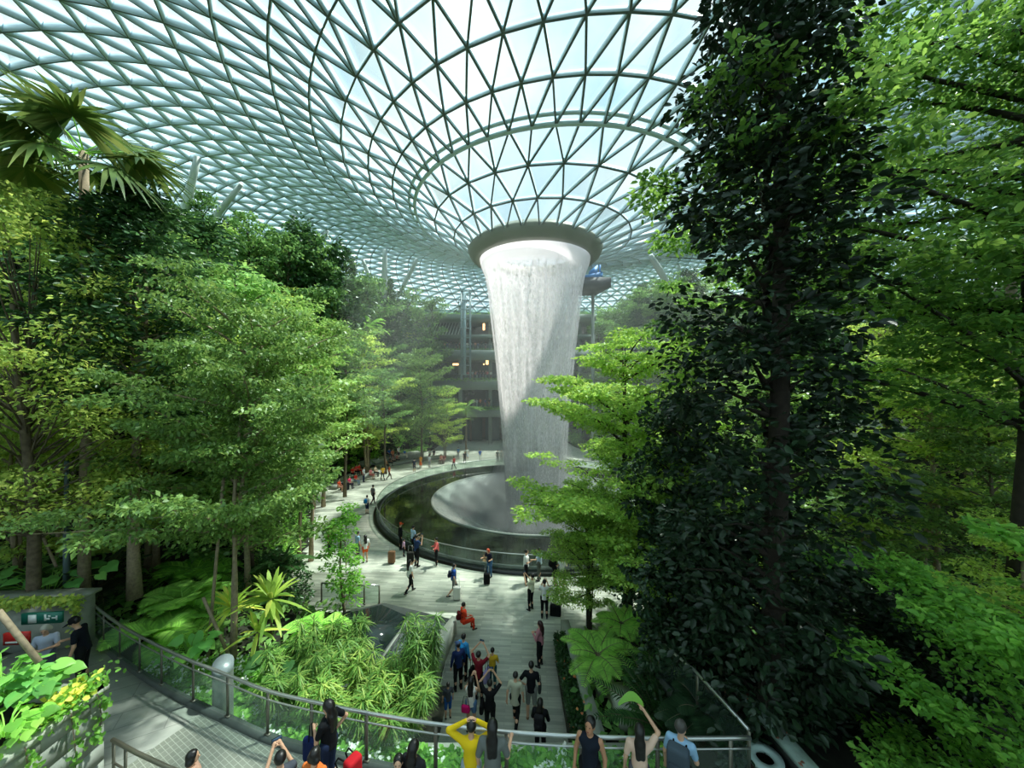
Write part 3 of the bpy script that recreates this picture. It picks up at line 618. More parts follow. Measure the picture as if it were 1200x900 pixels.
# benches round the back left of the plaza
BEN = [(24.0, 148, 24, .42, 0), (22.4, 162, 14, .42, 1)]
def arc_bench(lab, r, a0, a1, z0, h, w):
    t = thing('stone_bench', lab, 'bench', (CX, CY, 0)); aa = np.radians(np.linspace(a0, a1, 24)); V = []
    for (rr2, z) in ((r, z0), (r, z0+h), (r+w, z0+h), (r+w, z0)): V.append(np.stack([rr2*np.cos(aa), rr2*np.sin(aa), np.full(24, z)], 1))
    i = np.arange(23); m = MB(); m.add(np.concatenate(V), np.concatenate([np.stack([k*24+i, k*24+i+1, ((k+1) % 4)*24+i+1, ((k+1) % 4)*24+i], 1) for k in range(4)])); m.f.append(np.array([[0, 24, 48, 72]])); m.m.append(0); m.f.append(np.array([[23, 95, 71, 47]])); m.m.append(0)
    m.build('seat', MT['stone'], t); return t
arc_bench('long low curved stone bench, nearest end, at the left rear of the plaza', 19.9, 151, 172, 0, .42, .8)
arc_bench('curved stone bench step in the middle of the rear plaza edge', 22.4, 122, 147, 0, .42, .9)
arc_bench('raised curved stone step behind the seated group', 24.2, 128, 150, .0, .8, 2.5)
# slim lamp posts
def lamp(px, d, y0, y1, lab, zb=None):
    p = at(px, y1, d); h = (y1-y0)/F*d; t = thing('lamp_post', lab, 'lamp post', tuple(p)); m = MB(); m.tube([(0, 0, 0), (0, 0, h*.45)], .085, 12); m.build('lower_pole', MT['lampc'], t, smooth=True)
    m = MB(); m.tube([(0, 0, h*.45), (0, 0, h)], .06, 12); m.build('upper_pole', MT['lampc'], t, smooth=True)
    m = MB(); m.box((-.1, 0, h*.62), (.3, .2, .14)); m.build('spotlight', MT['steel'], t); m = MB(); m.lathe([(.1, h*.45), (.1, h*.45+.06)], n=16); m.build('collar', MT['rail'], t)
MT['lampc'] = plain('lamp_pole', (96, 116, 118), .5)
lamp(78, 12.5, 540, 694, 'blue-grey lamp post with small spotlight standing in the left garden')
lamp(689, 15.5, 590, 742, 'slim dark post standing among the trunks right of the plaza')
# ---------------------------------------------------------------- far mall terraces seen beside the fall
BD = 66.0
def bz(y): return CAMZ+(HY-y)/F*BD
mall = thing('mall_building', 'grey mall terraces with dark openings and balconies behind the waterfall', 'building', (0, BD, 0))
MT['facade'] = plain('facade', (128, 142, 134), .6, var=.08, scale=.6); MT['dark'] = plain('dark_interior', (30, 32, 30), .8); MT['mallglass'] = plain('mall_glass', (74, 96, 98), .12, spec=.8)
MT['planter_g'] = L_['lime']
X0, X1 = -16, 15
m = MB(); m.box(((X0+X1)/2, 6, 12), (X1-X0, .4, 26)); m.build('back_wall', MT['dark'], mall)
for (yt, yb, dy) in ((370, 377, -1.5), (393, 397, -1.0), (411, 422, -1.6), (445, 457, -.8), (479, 489, 0)):
    m = MB(); m.box(((X0+X1)/2, 3+dy/2, (bz(yt)+bz(yb))/2), (X1-X0, 6-dy, bz(yt)-bz(yb))); m.build('floor_slab', MT['facade'], mall)
m = MB(); z0, z1 = bz(393), bz(377)
m.add([(X0, -1.2, z0), (-8.5, -1.2, z0), (-8.5, 1.4, z1), (X0, 1.4, z1)], [[0, 1, 2, 3]]); m.build('sloped_glazing', MT['stone_dark'], mall)
for i_ in range(14):
    m = MB(); x = X0+.3+i_*.55; m.tube([(x, -1.28, z0), (x+.3, 1.3, z1)], .07, 4); m.build('glazing_bar', MT['column'], mall)
for x in np.arange(X0+1, X1, 5.5):
    m = MB(); m.tube([(x, .6, 0), (x, .6, bz(377))], .35, 10); m.build('pillar', MT['facade'], mall)
for (y0, y1) in ((422, 445), (457, 479), (489, 525)):
    for x in np.arange(X0+2, X1-2, 3.4):
        if rng.random() < .75:
            m = MB(); m.box((x, 4.5, (bz(y0)+bz(y1))/2), (2.8, .1, (bz(y0)-bz(y1))*.9)); m.build('shopfront', MT['mallglass'], mall)
MT['glow'] = plain('warm_lamp', (255, 190, 110), .5); gp = MT['glow'].node_tree.nodes['Principled BSDF']; gp.inputs['Emission Color'].default_value = (1, .55, .2, 1); gp.inputs['Emission Strength'].default_value = 2.5
for (px, py, w_, h_, dd) in ((536, 427, 1.7, .35, 1), (567, 427, .25, .25, 1), (571, 424, .5, 1.0, 1), (518, 370, .4, .6, -1), (567, 383, .35, 1.2, -1), (570, 456, .25, .3, 1)):
    p = at(px, py, BD+dd); m = MB(); m.box((p[0], dd, p[2]), (w_, .1, h_)); m.build('lit_sign', MT['glow'], mall)
for yb in (411, 445, 478, 370):
    m = MB(); z = bz(yb); m.box(((X0+X1)/2, -.9 if yb != 411 else -1.4, z+.55), (X1-X0, .04, .75)); m.build('balcony_glass', MT['pane'], mall)
    m = MB(); n = 1500; P = np.c_[rng.uniform(X0, X1, n), rng.uniform(-1.5, -.8, n), z+rng.uniform(-.25, .25, n)]; quad_leaves(m, P, rdir(rng, n), rdir(rng, n), .3, .14); m.build('balcony_planting', L_['lime'], mall, kind='stuff')
m = MB(); m.box((-8, 5, 3), (.3, 3, 6)); m.box((-2, 5.5, 3), (10, .2, 5)); m.build('entrance', plain('entrance_wall', (96, 84, 76), .6), mall)
lt = thing('lift_tower', 'open blue-grey steel lift tower standing in front of the mall terraces', 'lift', (at(546, 440, BD-3)[0], BD-3, 0))
m = MB(); zt = CAMZ+(HY-341)/F*(BD-3)
for sx_ in (-.75, .75):
    for sy_ in (-.7, .7): m.tube([(sx_, sy_, bz(445)), (sx_, sy_, zt)], .1, 6)
m.build('frame', plain('lift_steel', (120, 144, 150), .4), lt)
m = MB()
for z in np.arange(bz(440), zt, 1.6): m.box((0, -.7, z), (1.6, .12, .14)); m.box((-.75, 0, z), (.1, 1.4, .12)); m.box((.75, 0, z), (.1, 1.4, .12))
m.build('cross_bars', plain('lift_bars', (140, 160, 164), .4), lt)
m = MB(); m.box((-.25, 0, (bz(440)+zt)/2), (.5, .5, zt-bz(440))); m.build('shaft', plain('lift_shaft', (150, 176, 184), .3), lt)
# dark deck with blue play sculpture right of the fall
dk = thing('viewing_deck', 'dark deck slab sticking out right of the waterfall near the roof', 'deck', (at(690, 334, 49)[0]+1, 49, at(690, 334, 49)[2]))
m = MB(); m.prism([(-3.2, -1.5), (1.6, -1.5), (.6, 3), (-3.2, 3)], -.7, .6); m.build('slab', plain('deck_slab', (56, 60, 70), .6), dk); m = MB(); m.tube([(0, 2, -at(690, 334, 49)[2]), (0, 2, -.6)], .22, 12); m.build('support', MT['facade'], dk)
bl = thing('blue_sculpture', 'bright blue play sculpture standing on the dark deck', 'sculpture', (at(692, 330, 49)[0]+.3, 49, at(690, 334, 49)[2]+.62))
m = MB(); m.prism([(-1.3, -.6), (1.2, -.6), (1.2, .6), (-1.3, .6)], 0, [.5, 1.0, 1.0, .5]); m.prism([(-.5, -.4), (.6, -.4), (.6, .4), (-.5, .4)], .5, [1.2, 2.0, 1.6, 1.1]); m.tube([(.9, 0, 0), (1.0, 0, 2.2)], .12, 6)
m.build('panels', plain('blue_paint', (40, 130, 200), .5), bl)
# pale building front through the trees at the right
rb = thing('terrace_building', 'pale grey terraced mall front with a rail, glimpsed through the leaves at right', 'building', (30, 24, 0))
m = MB(); m.box((0, 0, 6.0), (16, 1.0, 5.5), -.3); m.build('lower_wall', MT['conc'], rb); m = MB(); m.box((2, 1, 16.2), (17, 1.2, 1.7), -.3); m.build('upper_slab', MT['stone'], rb)
m = MB()
for k in range(14): m.tube([(-5+k, .4-k*.3, 17.0), (-5+k, .4-k*.3, 18.1)], .04, 5)
m.tube([(-5, .4, 18.1), (8, -3.5, 18.1)], .05, 6); m.build('guard_rail', MT['column'], rb)
def sky(px): return float(np.interp(px, [-200, 0, 150, 210, 300, 380, 420, 500, 545, 560, 690, 720, 770, 800, 900, 1200, 1500], [200, 212, 228, 246, 268, 300, 332, 345, 352, 372, 338, 322, 318, 300, 270, 262, 262]))
# ---------------------------------------------------------------- trees
def R_(seed): return np.random.default_rng(seed)
def clump(mb, r, c, rad, n, L, W, oval=False, flat=1.0, upn=.9, out=.6, mi=0):
    """leaves scattered through a small ellipsoid around c"""
    u = rdir(r, n)*(r.uniform(.15, 1, (n, 1))**.5)*np.array([1, 1, flat])*rad
    P = c+u; D = norm(u*np.array([1, 1, .5]))*out+rdir(r, n)*.7; D[:, 2] = D[:, 2]*.6-.12
    Nv = np.tile([0, 0, upn], (n, 1))+r.normal(0, .5, (n, 3))
    s = r.uniform(.7, 1.2, n); quad_leaves(mb, P, D, Nv, L*s, W*s, oval, mi=mi)
def tier_tree(seed, H=10, R=3.2, z0=.35, tiers=7, nb=6, per=42, L=.2, W=.11, patch=.75, stems=1, oval=False, lean=.25, shape=0):
    r = R_(seed); wd, fo = MB(), MB(); base = []
    for s in range(stems):
        bx = r.normal(0, .25, 2)*(s > 0); tp = r.normal(0, lean, 2)
        k = np.linspace(0, 1, 9); P = np.c_[bx[0]+tp[0]*k**1.5+.06*np.sin(k*9+s), bx[1]+tp[1]*k**1.5+.06*np.cos(k*7+s), H*.93*k]
        wd.tube(P, np.interp(k, [0, .1, .8, 1], [.016*H, .011*H, .005*H, .002*H])/(1+.25*(stems-1)), 8); base.append(P)
    for t in range(tiers):
        f = t/(tiers-1); z = H*(z0+(1-z0)*f*.97)+r.normal(0, .15); pr = math.sqrt(max(.04, 1-((f-.28)/.80)**2)) if shape == 0 else (.45+.55*math.sin(PI*min(1, f*.8+.2)))
        rad = R*pr; sp = base[t % stems]; st = np.array([np.interp(z, sp[:, 2], sp[:, 0]), np.interp(z, sp[:, 2], sp[:, 1]), min(z, H*.93)])
        a0 = r.uniform(0, 6.28); n_ = max(4, int(nb*(.6+.4*pr)))
        for b in range(n_):
            a = a0+b/n_*2*PI+r.normal(0, .22); rl = rad*r.uniform(.5, 1.15); d = np.array([math.cos(a), math.sin(a), 0]); side = np.array([-d[1], d[0], 0])
            k = np.linspace(0, 1, 5)[:, None]; z_in = -.28*rl-.2; jz = r.normal(0, .42*H*(1-z0)/tiers)+.06*rl; P = st+[0, 0, max(z_in+jz, .12*H-st[2])]+d*rl*k+side*r.normal(0, .2)*rl*k**2+np.array([0, 0, 1])*(-z_in+r.normal(0, .1*rl))*k**.8
            wd.tube(P, np.linspace(.004*H+.01, .008, 5), 5, caps=False)
            m = max(2, int(rl/(patch*.62)))
            for q in range(m):
                g = (q+.8)/m; c = P[0]+(P[-1]-P[0])*g+side*r.normal(0, .16*rl*g)+[0, 0, .05+.16*g*r.random()]
                w = patch*r.uniform(.75, 1.2)*(1.15-.35*g); clump(fo, r, c, w, int(per*r.uniform(.7, 1.3)), L, W, oval, flat=.2)
                if g > .5:
                    for sg in (-1, 1):
                        c2 = c+side*sg*w*r.uniform(.7, 1.0)+d*.2*w; clump(fo, r, c2, w*.75, int(per*.6), L, W, oval, flat=.2)
    clump(fo, r, np.array([*base[0][-1][:2], H*.97]), patch*.9, per*2, L, W, oval, flat=.5)
    return wd, fo
def dense_tree(seed, H=12, R=2.4, z0=.2, n=150, per=60, L=.26, W=.12, crad=.7, oval=True, shape='col', stems=1):
    r = R_(seed); wd, fo = MB(), MB(); k = np.linspace(0, 1, 9); P = np.c_[.15*np.sin(k*5), .15*np.cos(k*4)-.15, H*.95*k]
    wd.tube(P, np.interp(k, [0, .1, .8, 1], [.016*H, .012*H, .006*H, .003*H]), 9)
    for i in range(n):
        f = (i+.5)/n; f = f**.9; z = H*(z0+(1-z0)*f); pr = {'col': (math.sin(PI*min(1, f*.86+.14))**.55), 'cone': (1-f)**.7+.12, 'round': math.sqrt(max(0, 1-(2*f-1)**2))+.1}[shape]
        rad = R*pr*(r.uniform(.25, 1)**.45)*(1+.25*math.sin(3*f*6.28+i)); a = r.uniform(0, 6.28); c = np.array([rad*math.cos(a), rad*math.sin(a), z+r.normal(0, .2)])
        clump(fo, r, c, crad*r.uniform(.7, 1.25), int(per*r.uniform(.7, 1.2)), L, W, oval, flat=.65, upn=.5, out=1.0)
        if i % 3 == 0:
            s = np.array([0, 0, max(0, z-.35*rad)]); wd.tube([s, (s+c)/2+[0, 0, .1*rad], c], [.004*H, .02, .008], 5, caps=False)
    return wd, fo
def slim_tree(seed, H=11, R=1.9, L=.24):
    return tier_tree(seed, H, R, z0=.55, tiers=5, nb=5, per=34, L=L, W=.13, patch=.6, shape=1, lean=.2)
def fine_tree(seed, H=10, R=3.0, per=70, L=.17, W=.08, z0=.3, n=120):
    r = R_(seed); wd, fo = MB(), MB(); k = np.linspace(0, 1, 7); P = np.c_[.2*np.sin(k*4), .15*np.cos(k*4)-.15, H*.75*k]; wd.tube(P, np.interp(k, [0, 1], [.014*H, .005*H]), 8)
    for i in range(n):
        f = r.random(); z = H*(z0+(1-z0)*f); pr = math.sin(PI*min(1, f*.78+.2))**.6; a = r.uniform(0, 6.28); rad = R*pr*r.uniform(.3, 1)**.5
        c = np.array([rad*math.cos(a), rad*math.sin(a), z]); clump(fo, r, c, .62*r.uniform(.7, 1.2), per, L, W, flat=.55, upn=.6)
        if i % 2 == 0: s = np.array([0, 0, min(H*.7, z*.72)]); wd.tube([s, (s*.5+c*.5)-[0, 0, .1], c], [.03, .02, .007], 5, caps=False)
    return wd, fo
TM = {}
def lib(key, wf_, bark, leaf):
    wd, fo = wf_; TM[key] = (wd.mesh('trunk', MT[bark], True), fo.mesh('foliage', L_[leaf]))
for i in range(3):
    lib('tier%d' % i, tier_tree(10+i, 10, 3.3, .33, 7, 6, 40, .21, .12), 'bark_pale' if i == 1 else 'bark', 'tier')
    lib('tiery%d' % i, tier_tree(20+i, 10, 3.2, .3, 7, 6, 40, .21, .12, stems=2), 'bark_pale', 'tier_y')
    lib('far%d' % i, tier_tree(30+i, 10, 2.7, .28, 7, 6, 30, .28, .16, patch=.8), 'bark', 'far')
    lib('dense%d' % i, dense_tree(40+i, 10, 2.1, .18, 110, 48, .3, .15, shape=['col', 'cone', 'col'][i]), 'bark', 'dark')
    lib('slim%d' % i, slim_tree(50+i), 'bark_dark', 'far')
lib('high0', tier_tree(65, 10, 2.8, .55, 5, 6, 44, .2, .12), 'bark', 'far'); lib('high1', tier_tree(66, 10, 3.0, .5, 6, 6, 44, .2, .12, stems=2), 'bark_pale', 'tier')
lib('fine0', fine_tree(60), 'bark', 'yellow'); lib('fine1', fine_tree(61, 9, 2.6), 'bark', 'tier_y')
lib('bush0', dense_tree(70, 3, 1.5, .05, 50, 60, .2, .1, .45, shape='round'), 'bark', 'dark'); lib('bush1', dense_tree(71, 3, 1.6, .05, 50, 60, .18, .09, .45, oval=False, shape='round'), 'bark', 'lime')
lib('bush2', dense_tree(72, 2.4, 1.5, .05, 44, 60, .26, .07, .5, oval=False, shape='round'), 'bark', 'fern')
HT = dict(high=10, tier=10, tiery=10, far=10, dense=10, slim=11, fine=10, bush=3)
def tree(key, x, y, z, H, lab, group=None, wide=1.0, rz=None, name='tree', cat='tree'):
    base = HT[key.rstrip('0123456789')]; s = H/base
    t = thing(name, lab, cat, (x, y, z), rng.uniform(0, 6.28) if rz is None else rz, group, (s*wide, s*wide, s))
    a, b = TM[key]; put('trunk', a, t); put('foliage', b, t); return t
# ---- particular trees, placed by where their trunks stand
def T_(key, px, d, ytop, lab, zb=None, wide=1.0, group=None, rz=None, name='tree'):
    x = (px-600)/F*d; zb = tz(x, d) if zb is None else zb; H = CAMZ+(HY-ytop)/F*d-zb
    return tree(key, x, d, zb, H, lab, group, wide, rz, name)
lib('tierN0', tier_tree(101, 10, 4.1, .46, 8, 7, 85, .15, .085, patch=.7, stems=2, lean=.5), 'bark_pale', 'tier'); HT['tierN'] = 10
lib('denseN0', dense_tree(102, 16, 2.3, .44, 180, 80, .25, .12, .75), 'bark_pale', 'dark'); HT['denseN'] = 16
lib('fineN0', fine_tree(103, 12, 3.0, 110, .15, .07, .3, 170), 'bark', 'yellow'); HT['fineN'] = 12
T_('tierN0', 272, 11.2, 345, 'light green layered tree with slender pale stems, front of the left forest', zb=1.4, wide=.74, rz=.4)
T_('denseN0', 158, 12.6, 228, 'tall dark glossy tree with straight pale trunk, left of the layered tree', zb=2.9, wide=1.0)
T_('fineN0', 34, 11.2, 226, 'feathery yellow-green tree under the fan palm at far left', zb=2.2, wide=.92)
T_('tier1', 288, 15.5, 372, 'layered tree with two pale stems behind the front one, left', wide=.9)
T_('tiery0', 20, 13.0, 372, 'green layered tree at the left edge with a thick strapped trunk', zb=2.4, wide=.8)
T_('dense0', 105, 18, 330, 'dark leafy tree filling the left edge behind the feathery one', wide=1.1)
T_('tier0', 215, 20, 330, 'mid green tree behind the glossy tree on the left bank')
T_('high1', 352, 21, 392, 'bright layered tree on the left plaza edge, first from the front', wide=.9)
T_('high1', 330, 27, 345, 'tall layered tree halfway along the left plaza edge')
T_('high0', 405, 33, 398, 'layered tree with thin trunk behind the red-shirted group', zb=.3, wide=.8)
T_('high1', 378, 31, 372, 'layered tree above the near end of the stone bench', wide=.95)
T_('high0', 452, 41, 432, 'tree with thin trunk behind the middle bench', zb=.5, wide=.9)
T_('tiery0', 430, 44, 398, 'tall layered tree left of the rear benches')
T_('tier2', 495, 50, 408, 'big layered tree left of the mall terraces', wide=.85)
T_('tiery1', 522, 52, 452, 'smaller bright layered tree standing on the rear plaza', zb=.2, wide=.8)
T_('dense1', 182, 24, 292, 'dark cone-shaped tree behind the glossy tree')
T_('slim0', 240, 34, 222, 'thin flat-topped tree leftmost on the skyline', zb=None, wide=.7)
for i_, (k_, px_, d_, y_) in enumerate([('far0', 335, 38, 274), ('dense1', 354, 40, 268), ('slim1', 374, 41, 272), ('dense0', 392, 43, 292), ('slim2', 410, 46, 312), ('far1', 432, 50, 324), ('dense2', 455, 56, 330), ('far2', 478, 60, 340), ('slim0', 503, 62, 348)]):
    lb = ['dark mass of leaves', 'pointed dark tree', 'sparse flat-topped tree', 'dark rounded tree', 'thin sparse tree', 'layered tree', 'dark dense tree', 'low layered tree', 'thin flat-topped tree'][i_]
    T_(k_, px_, d_, y_, lb+' on the left skyline, number %s rightward from the tapered column' % ['one', 'two', 'three', 'four', 'five', 'six', 'seven', 'eight', 'nine'][i_], wide=.75)
T_('slim1', 296, 36, 248, 'thin flat-topped tree right of the long leaning column', zb=None, wide=.7)
T_('slim2', 342, 42, 262, 'flat-topped tree around the upright tapered column', zb=None, wide=.8)
for i_, px in enumerate(range(218, 545, 13)):
    dd = np.interp(px, [210, 350, 540], [35, 46, 74])+rng.uniform(-1.5, 3); x = (px-600)/F*dd; z = tz(x, dd); ty = sky(px)+rng.uniform(0, 22); top = min(CAMZ+(HY-ty)/F*dd, CAMZ+sm_h(math.hypot(x-CX-4, dd-CY)+1)-1)
    kk = ['slim0', 'dense1', 'slim1', 'far0', 'dense0', 'slim2'][i_ % 6]; lab = {'s': 'thin flat-topped tree', 'd': 'dark narrow tree', 'f': 'layered tree'}[kk[0]]+' on the left skyline against the roof glass'
    tree(kk, x, dd, z-.05, top-z, lab, lab, wide=.6)
# slender sapling by the guard rail
lib('sap0', dense_tree(110, 5, .8, .16, 60, 46, .15, .075, .26, shape='col'), 'bark', 'lime'); HT['sap'] = 5
T_('sap0', 405, 15.9, 594, 'slender bright sapling standing alone at the left of the plaza', zb=.02)
# ---- right side: big dark tree, canopy, middle tree
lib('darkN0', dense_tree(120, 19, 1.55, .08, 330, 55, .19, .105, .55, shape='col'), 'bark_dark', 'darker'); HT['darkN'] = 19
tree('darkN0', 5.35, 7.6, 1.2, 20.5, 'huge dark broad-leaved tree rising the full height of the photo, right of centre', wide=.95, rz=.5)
lib('tierR0', tier_tree(121, 16, 7.4, .50, 6, 8, 110, .15, .085, patch=.8, oval=True, lean=.3), 'bark_dark', 'canopy'); HT['tierR'] = 16
tree('tierR0', 12.0, 8.6, 2.5, 17.5, 'big tree spreading flat sprays of small bright leaves across the top right corner', rz=1.0)
lib('tierM0', tier_tree(122, 11, 3.6, .3, 7, 7, 110, .16, .08, patch=.7, stems=3, lean=.5), 'bark_dark', 'tier_m'); HT['tierM'] = 11
T_('tierM0', 738, 15.0, 380, 'light green layered tree right of the waterfall with dark slim trunks', zb=.6, wide=1.0, rz=.3)
T_('tierM0', 690, 14.6, 560, 'small dark-leaved layered tree with thin black trunk overlapping the pool rail', zb=.4, wide=.9, rz=2.2)
T_('tierM0', 790, 12.5, 500, 'leafy tree of small leaves in front of the layered tree, right', zb=.8, wide=1.1, rz=4.0)
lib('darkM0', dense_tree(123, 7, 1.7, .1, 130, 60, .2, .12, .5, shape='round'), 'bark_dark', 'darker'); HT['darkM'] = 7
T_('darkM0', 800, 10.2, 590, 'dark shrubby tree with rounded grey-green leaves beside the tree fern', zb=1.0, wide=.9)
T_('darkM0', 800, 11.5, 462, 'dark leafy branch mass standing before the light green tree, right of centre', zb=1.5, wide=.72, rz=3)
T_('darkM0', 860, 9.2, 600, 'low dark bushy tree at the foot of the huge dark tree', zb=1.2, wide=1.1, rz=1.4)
lib('lowR0', tier_tree(124, 7.5, 3.4, .30, 6, 6, 80, .15, .09, patch=.55, oval=True), 'bark_dark', 'lime'); HT['lowR'] = 7.5
tree('lowR0', 8.6, 5.4, 1.6, 6.4, 'bright-leaved branches reaching in at the bottom right corner', rz=.6)
T_('tiery2', 1085, 13.0, 392, 'yellow-lit layered tree behind the dark tree, right', zb=3, wide=1.1, rz=1)
T_('tier0', 1165, 10.5, 470, 'green layered tree at the right edge in the middle of the photo', zb=3, wide=1.0)
T_('tier1', 1010, 12.5, 560, 'low layered tree behind the huge dark trunk', zb=2, wide=1.2)
T_('tiery0', 1040, 20, 360, 'sunlit yellow-green tree glimpsed behind the right trees', wide=1.1)
T_('fine1', 1150, 16, 330, 'feathery yellow-green tree at the right edge', wide=1.2)
T_('tier2', 900, 17, 420, 'layered tree hidden behind the huge dark tree', wide=1.1)
T_('dense2', 960, 19, 380, 'dense tree behind the huge dark tree, to its right')
T_('tiery1', 1190, 8.2, 610, 'low layered tree at the right edge above the bright branches', zb=2.5, wide=1.1)
T_('darkM0', 1090, 8.5, 690, 'dark leafy shrub mass below the right trees', zb=1.6, wide=1.4, rz=2)
T_('darkM0', 985, 8.8, 655, 'dark shrub mass behind the huge trunk', zb=1.6, wide=1.2, rz=5)
# ---- forest on the banks: every tree its own object
cnt = 0; placed = []
gxs = np.arange(-46, 47, 3.7); gys = np.arange(17, 84, 3.7)
for iy, y in enumerate(gys[::-1]):
    for x in gxs:
        x_ = x+rng.uniform(-1.3, 1.3)+(iy % 2)*1.8; y_ = y+rng.uniform(-1.3, 1.3)
        d = float(pdist(np.array([x_]), np.array([y_]))[0]); px = 600+F*x_/y_
        if d < 1.3 or d > 22 or px < -120 or px > 1320: continue
        if 60 < y_ and -15.5 < x_ < 14: continue
        if x_ > 5 and y_ < 27 and rng.random() < .8: continue
        if x_ > 5 and y_ < 36 and px > 950 and rng.random() < .5: continue
        if x_ > 4 and px > 830 and d > 16: continue
        z = tz(x_, y_); zs = z; top = z+rng.uniform(9.0, 14.0); lim = CAMZ+(HY-(sky(px)+rng.uniform(-4, 26)))/F*y_
        rtop = CAMZ+min(sm_h(math.hypot(x_-CX-o_, y_-CY)+q_) for o_ in (0, 5) for q_ in (-1, 3))-1.2
        top = min(top, lim, rtop)
        if top-z < 4.2: continue
        far_ = y_ > 30
        u = rng.random()
        if far_: key = ('far%d' if u < .52 else 'dense%d' if u < .78 else 'tier%d' if u < .93 else 'tiery%d') % rng.integers(3)
        else: key = ('tier%d' if u < .4 else 'dense%d' if u < .72 else 'tiery%d' if u < .85 else 'far%d') % rng.integers(3)
        if z > 14 and u < .35: key = 'slim%d' % rng.integers(3)
        kk = key.rstrip('0123456789'); side = 'left' if x_ < 0 else 'right'
        desc = {'far': 'layered forest tree', 'dense': 'dark dense-crowned forest tree', 'tier': 'mid green tiered forest tree', 'tiery': 'bright tiered forest tree', 'slim': 'thin flat-topped forest tree'}[kk]
        zone = ('on the top terrace' if z > 14 else 'on the middle slope' if z > 5 else 'low beside the plaza')
        dep = 'far behind' if y_ > 46 else 'beside' if y_ > 27 else 'before'
        lab = '%s %s, %s of the fall, %s the pool' % (desc, zone.replace('on the ', '').replace('low beside the plaza', 'by the plaza'), side, dep)
        tree(key, x_, y_, z-.05, top-z, lab, lab, wide=rng.uniform(.85, 1.15)*(1.15 if top-z < 7 else 1)); cnt += 1
print('forest trees', cnt)
# ---- bushes along the plaza edges
nb_ = 0
for i in range(len(PLAZA)):
    a, b = PLAZA[i], PLAZA[(i+1) % len(PLAZA)]
    if min(a[1], b[1]) < 15 or min(a[1], b[1]) > 62: continue
    e = b-a; ln = np.linalg.norm(e); n2 = np.array([e[1], -e[0]])/ln
    for k in range(int(ln/1.9)):
        p = a+e*(k+.5)/int(ln/1.9)+n2*rng.uniform(1.0, 1.8)
        if float(pdist(np.array([p[0]]), np.array([p[1]]))[0]) < .5: p = a+e*(k+.5)/int(ln/1.9)-n2*1.4
        if math.hypot(p[0]-CX, p[1]-CY) < 24.5 and p[0] < -8 and p[1] > 38 : p = p+np.array([-1.5, 2.2])
        if float(pdist(np.array([p[0]]), np.array([p[1]]))[0]) < .3: continue
        kk = ['bush0', 'bush1', 'bush2'][rng.integers(3)]; side = 'left' if p[0] < 0 else 'right'
        lab = {'bush0': 'dark rounded bush', 'bush1': 'bright green rounded bush', 'bush2': 'feathery narrow-leaved bush'}[kk]+' at the %s edge of the plaza, %s' % (side, 'rear part' if p[1] > 40 else 'nearer part')
        tree(kk, p[0], p[1], tz(p[0], p[1])-.1, rng.uniform(1.4, 2.8), lab, lab, name='bush', cat='bush'); nb_ += 1
# ---- undergrowth carpeting the planted banks
ug = MB(); n = 90000; X = np.concatenate([rng.uniform(-42, -6, n//2), rng.uniform(1.8, 34, n//3), rng.uniform(-34, 34, n-n//2-n//3)]); Y = np.concatenate([rng.uniform(7.5, 60, n//2), rng.uniform(7.6, 40, n//3), rng.uniform(50, 84, n-n//2-n//3)])
d = pdist(X, Y); k = (d > .15) & (d < 26) & ~((X > -13.5) & (X < -1) & (Y < 9.3)) & ~((Y > 60) & (X > -16) & (X < 15)) & ~((X > 3.8) & (X < 13) & (Y < 9.8)) & ~((X < -11) & (Y < 11.8)) & ~((X > -11.6) & (X < -2.5) & (Y < 7.9+(-2.5-X)*.42))
X, Y = X[k], Y[k]; Z = terr(X, Y)+rng.uniform(0, .75, len(X))*(.4+.6*np.sin(X*.9)*np.sin(Y*.8)); P = np.c_[X, Y, Z]
sz = .16+.006*Y; quad_leaves(ug, P, rdir(rng, len(X), .5, .2), np.tile([0, 0, 1.0], (len(X), 1))+rng.normal(0, .4, (len(X), 3)), sz*rng.uniform(1, 1.8, len(X)), sz*.8)
ug.build('undergrowth', L_['far'], None, label='low leafy undergrowth covering the planted banks', cat='undergrowth', kind='stuff')
# ---------------------------------------------------------------- palms, ferns and garden plants
def frond(mb, p0, az, L, rise, droop, nl=26, ll=.35, lw=.05, wood=None, mi=0, vee=.3, taper=True, seed=0):
    d = np.array([math.cos(az), math.sin(az), 0]); s = np.array([-d[1], d[0], 0]); t = np.linspace(0, 1, nl); 
    Q = p0+np.outer(t*L, d*math.cos(rise))+np.outer(t*L*math.sin(rise)-droop*L*t*t, [0, 0, 1]); 
    if wood is not None: wood.tube(Q[::max(1, nl//7)], np.linspace(.02, .006, len(Q[::max(1, nl//7)])), 5, caps=False)
    T = norm(np.gradient(Q, axis=0)); w = np.sin(PI*np.clip(t*.82+.14, 0, 1))**.7 if taper else np.ones(nl)
    for sg in (-1, 1):
        D = T*.55+s*sg+np.array([0, 0, vee]); straps(mb, Q[2:], D[2:], (ll*w)[2:], lw, .25, 2, prof=[.7, 1, .1], mi=mi)
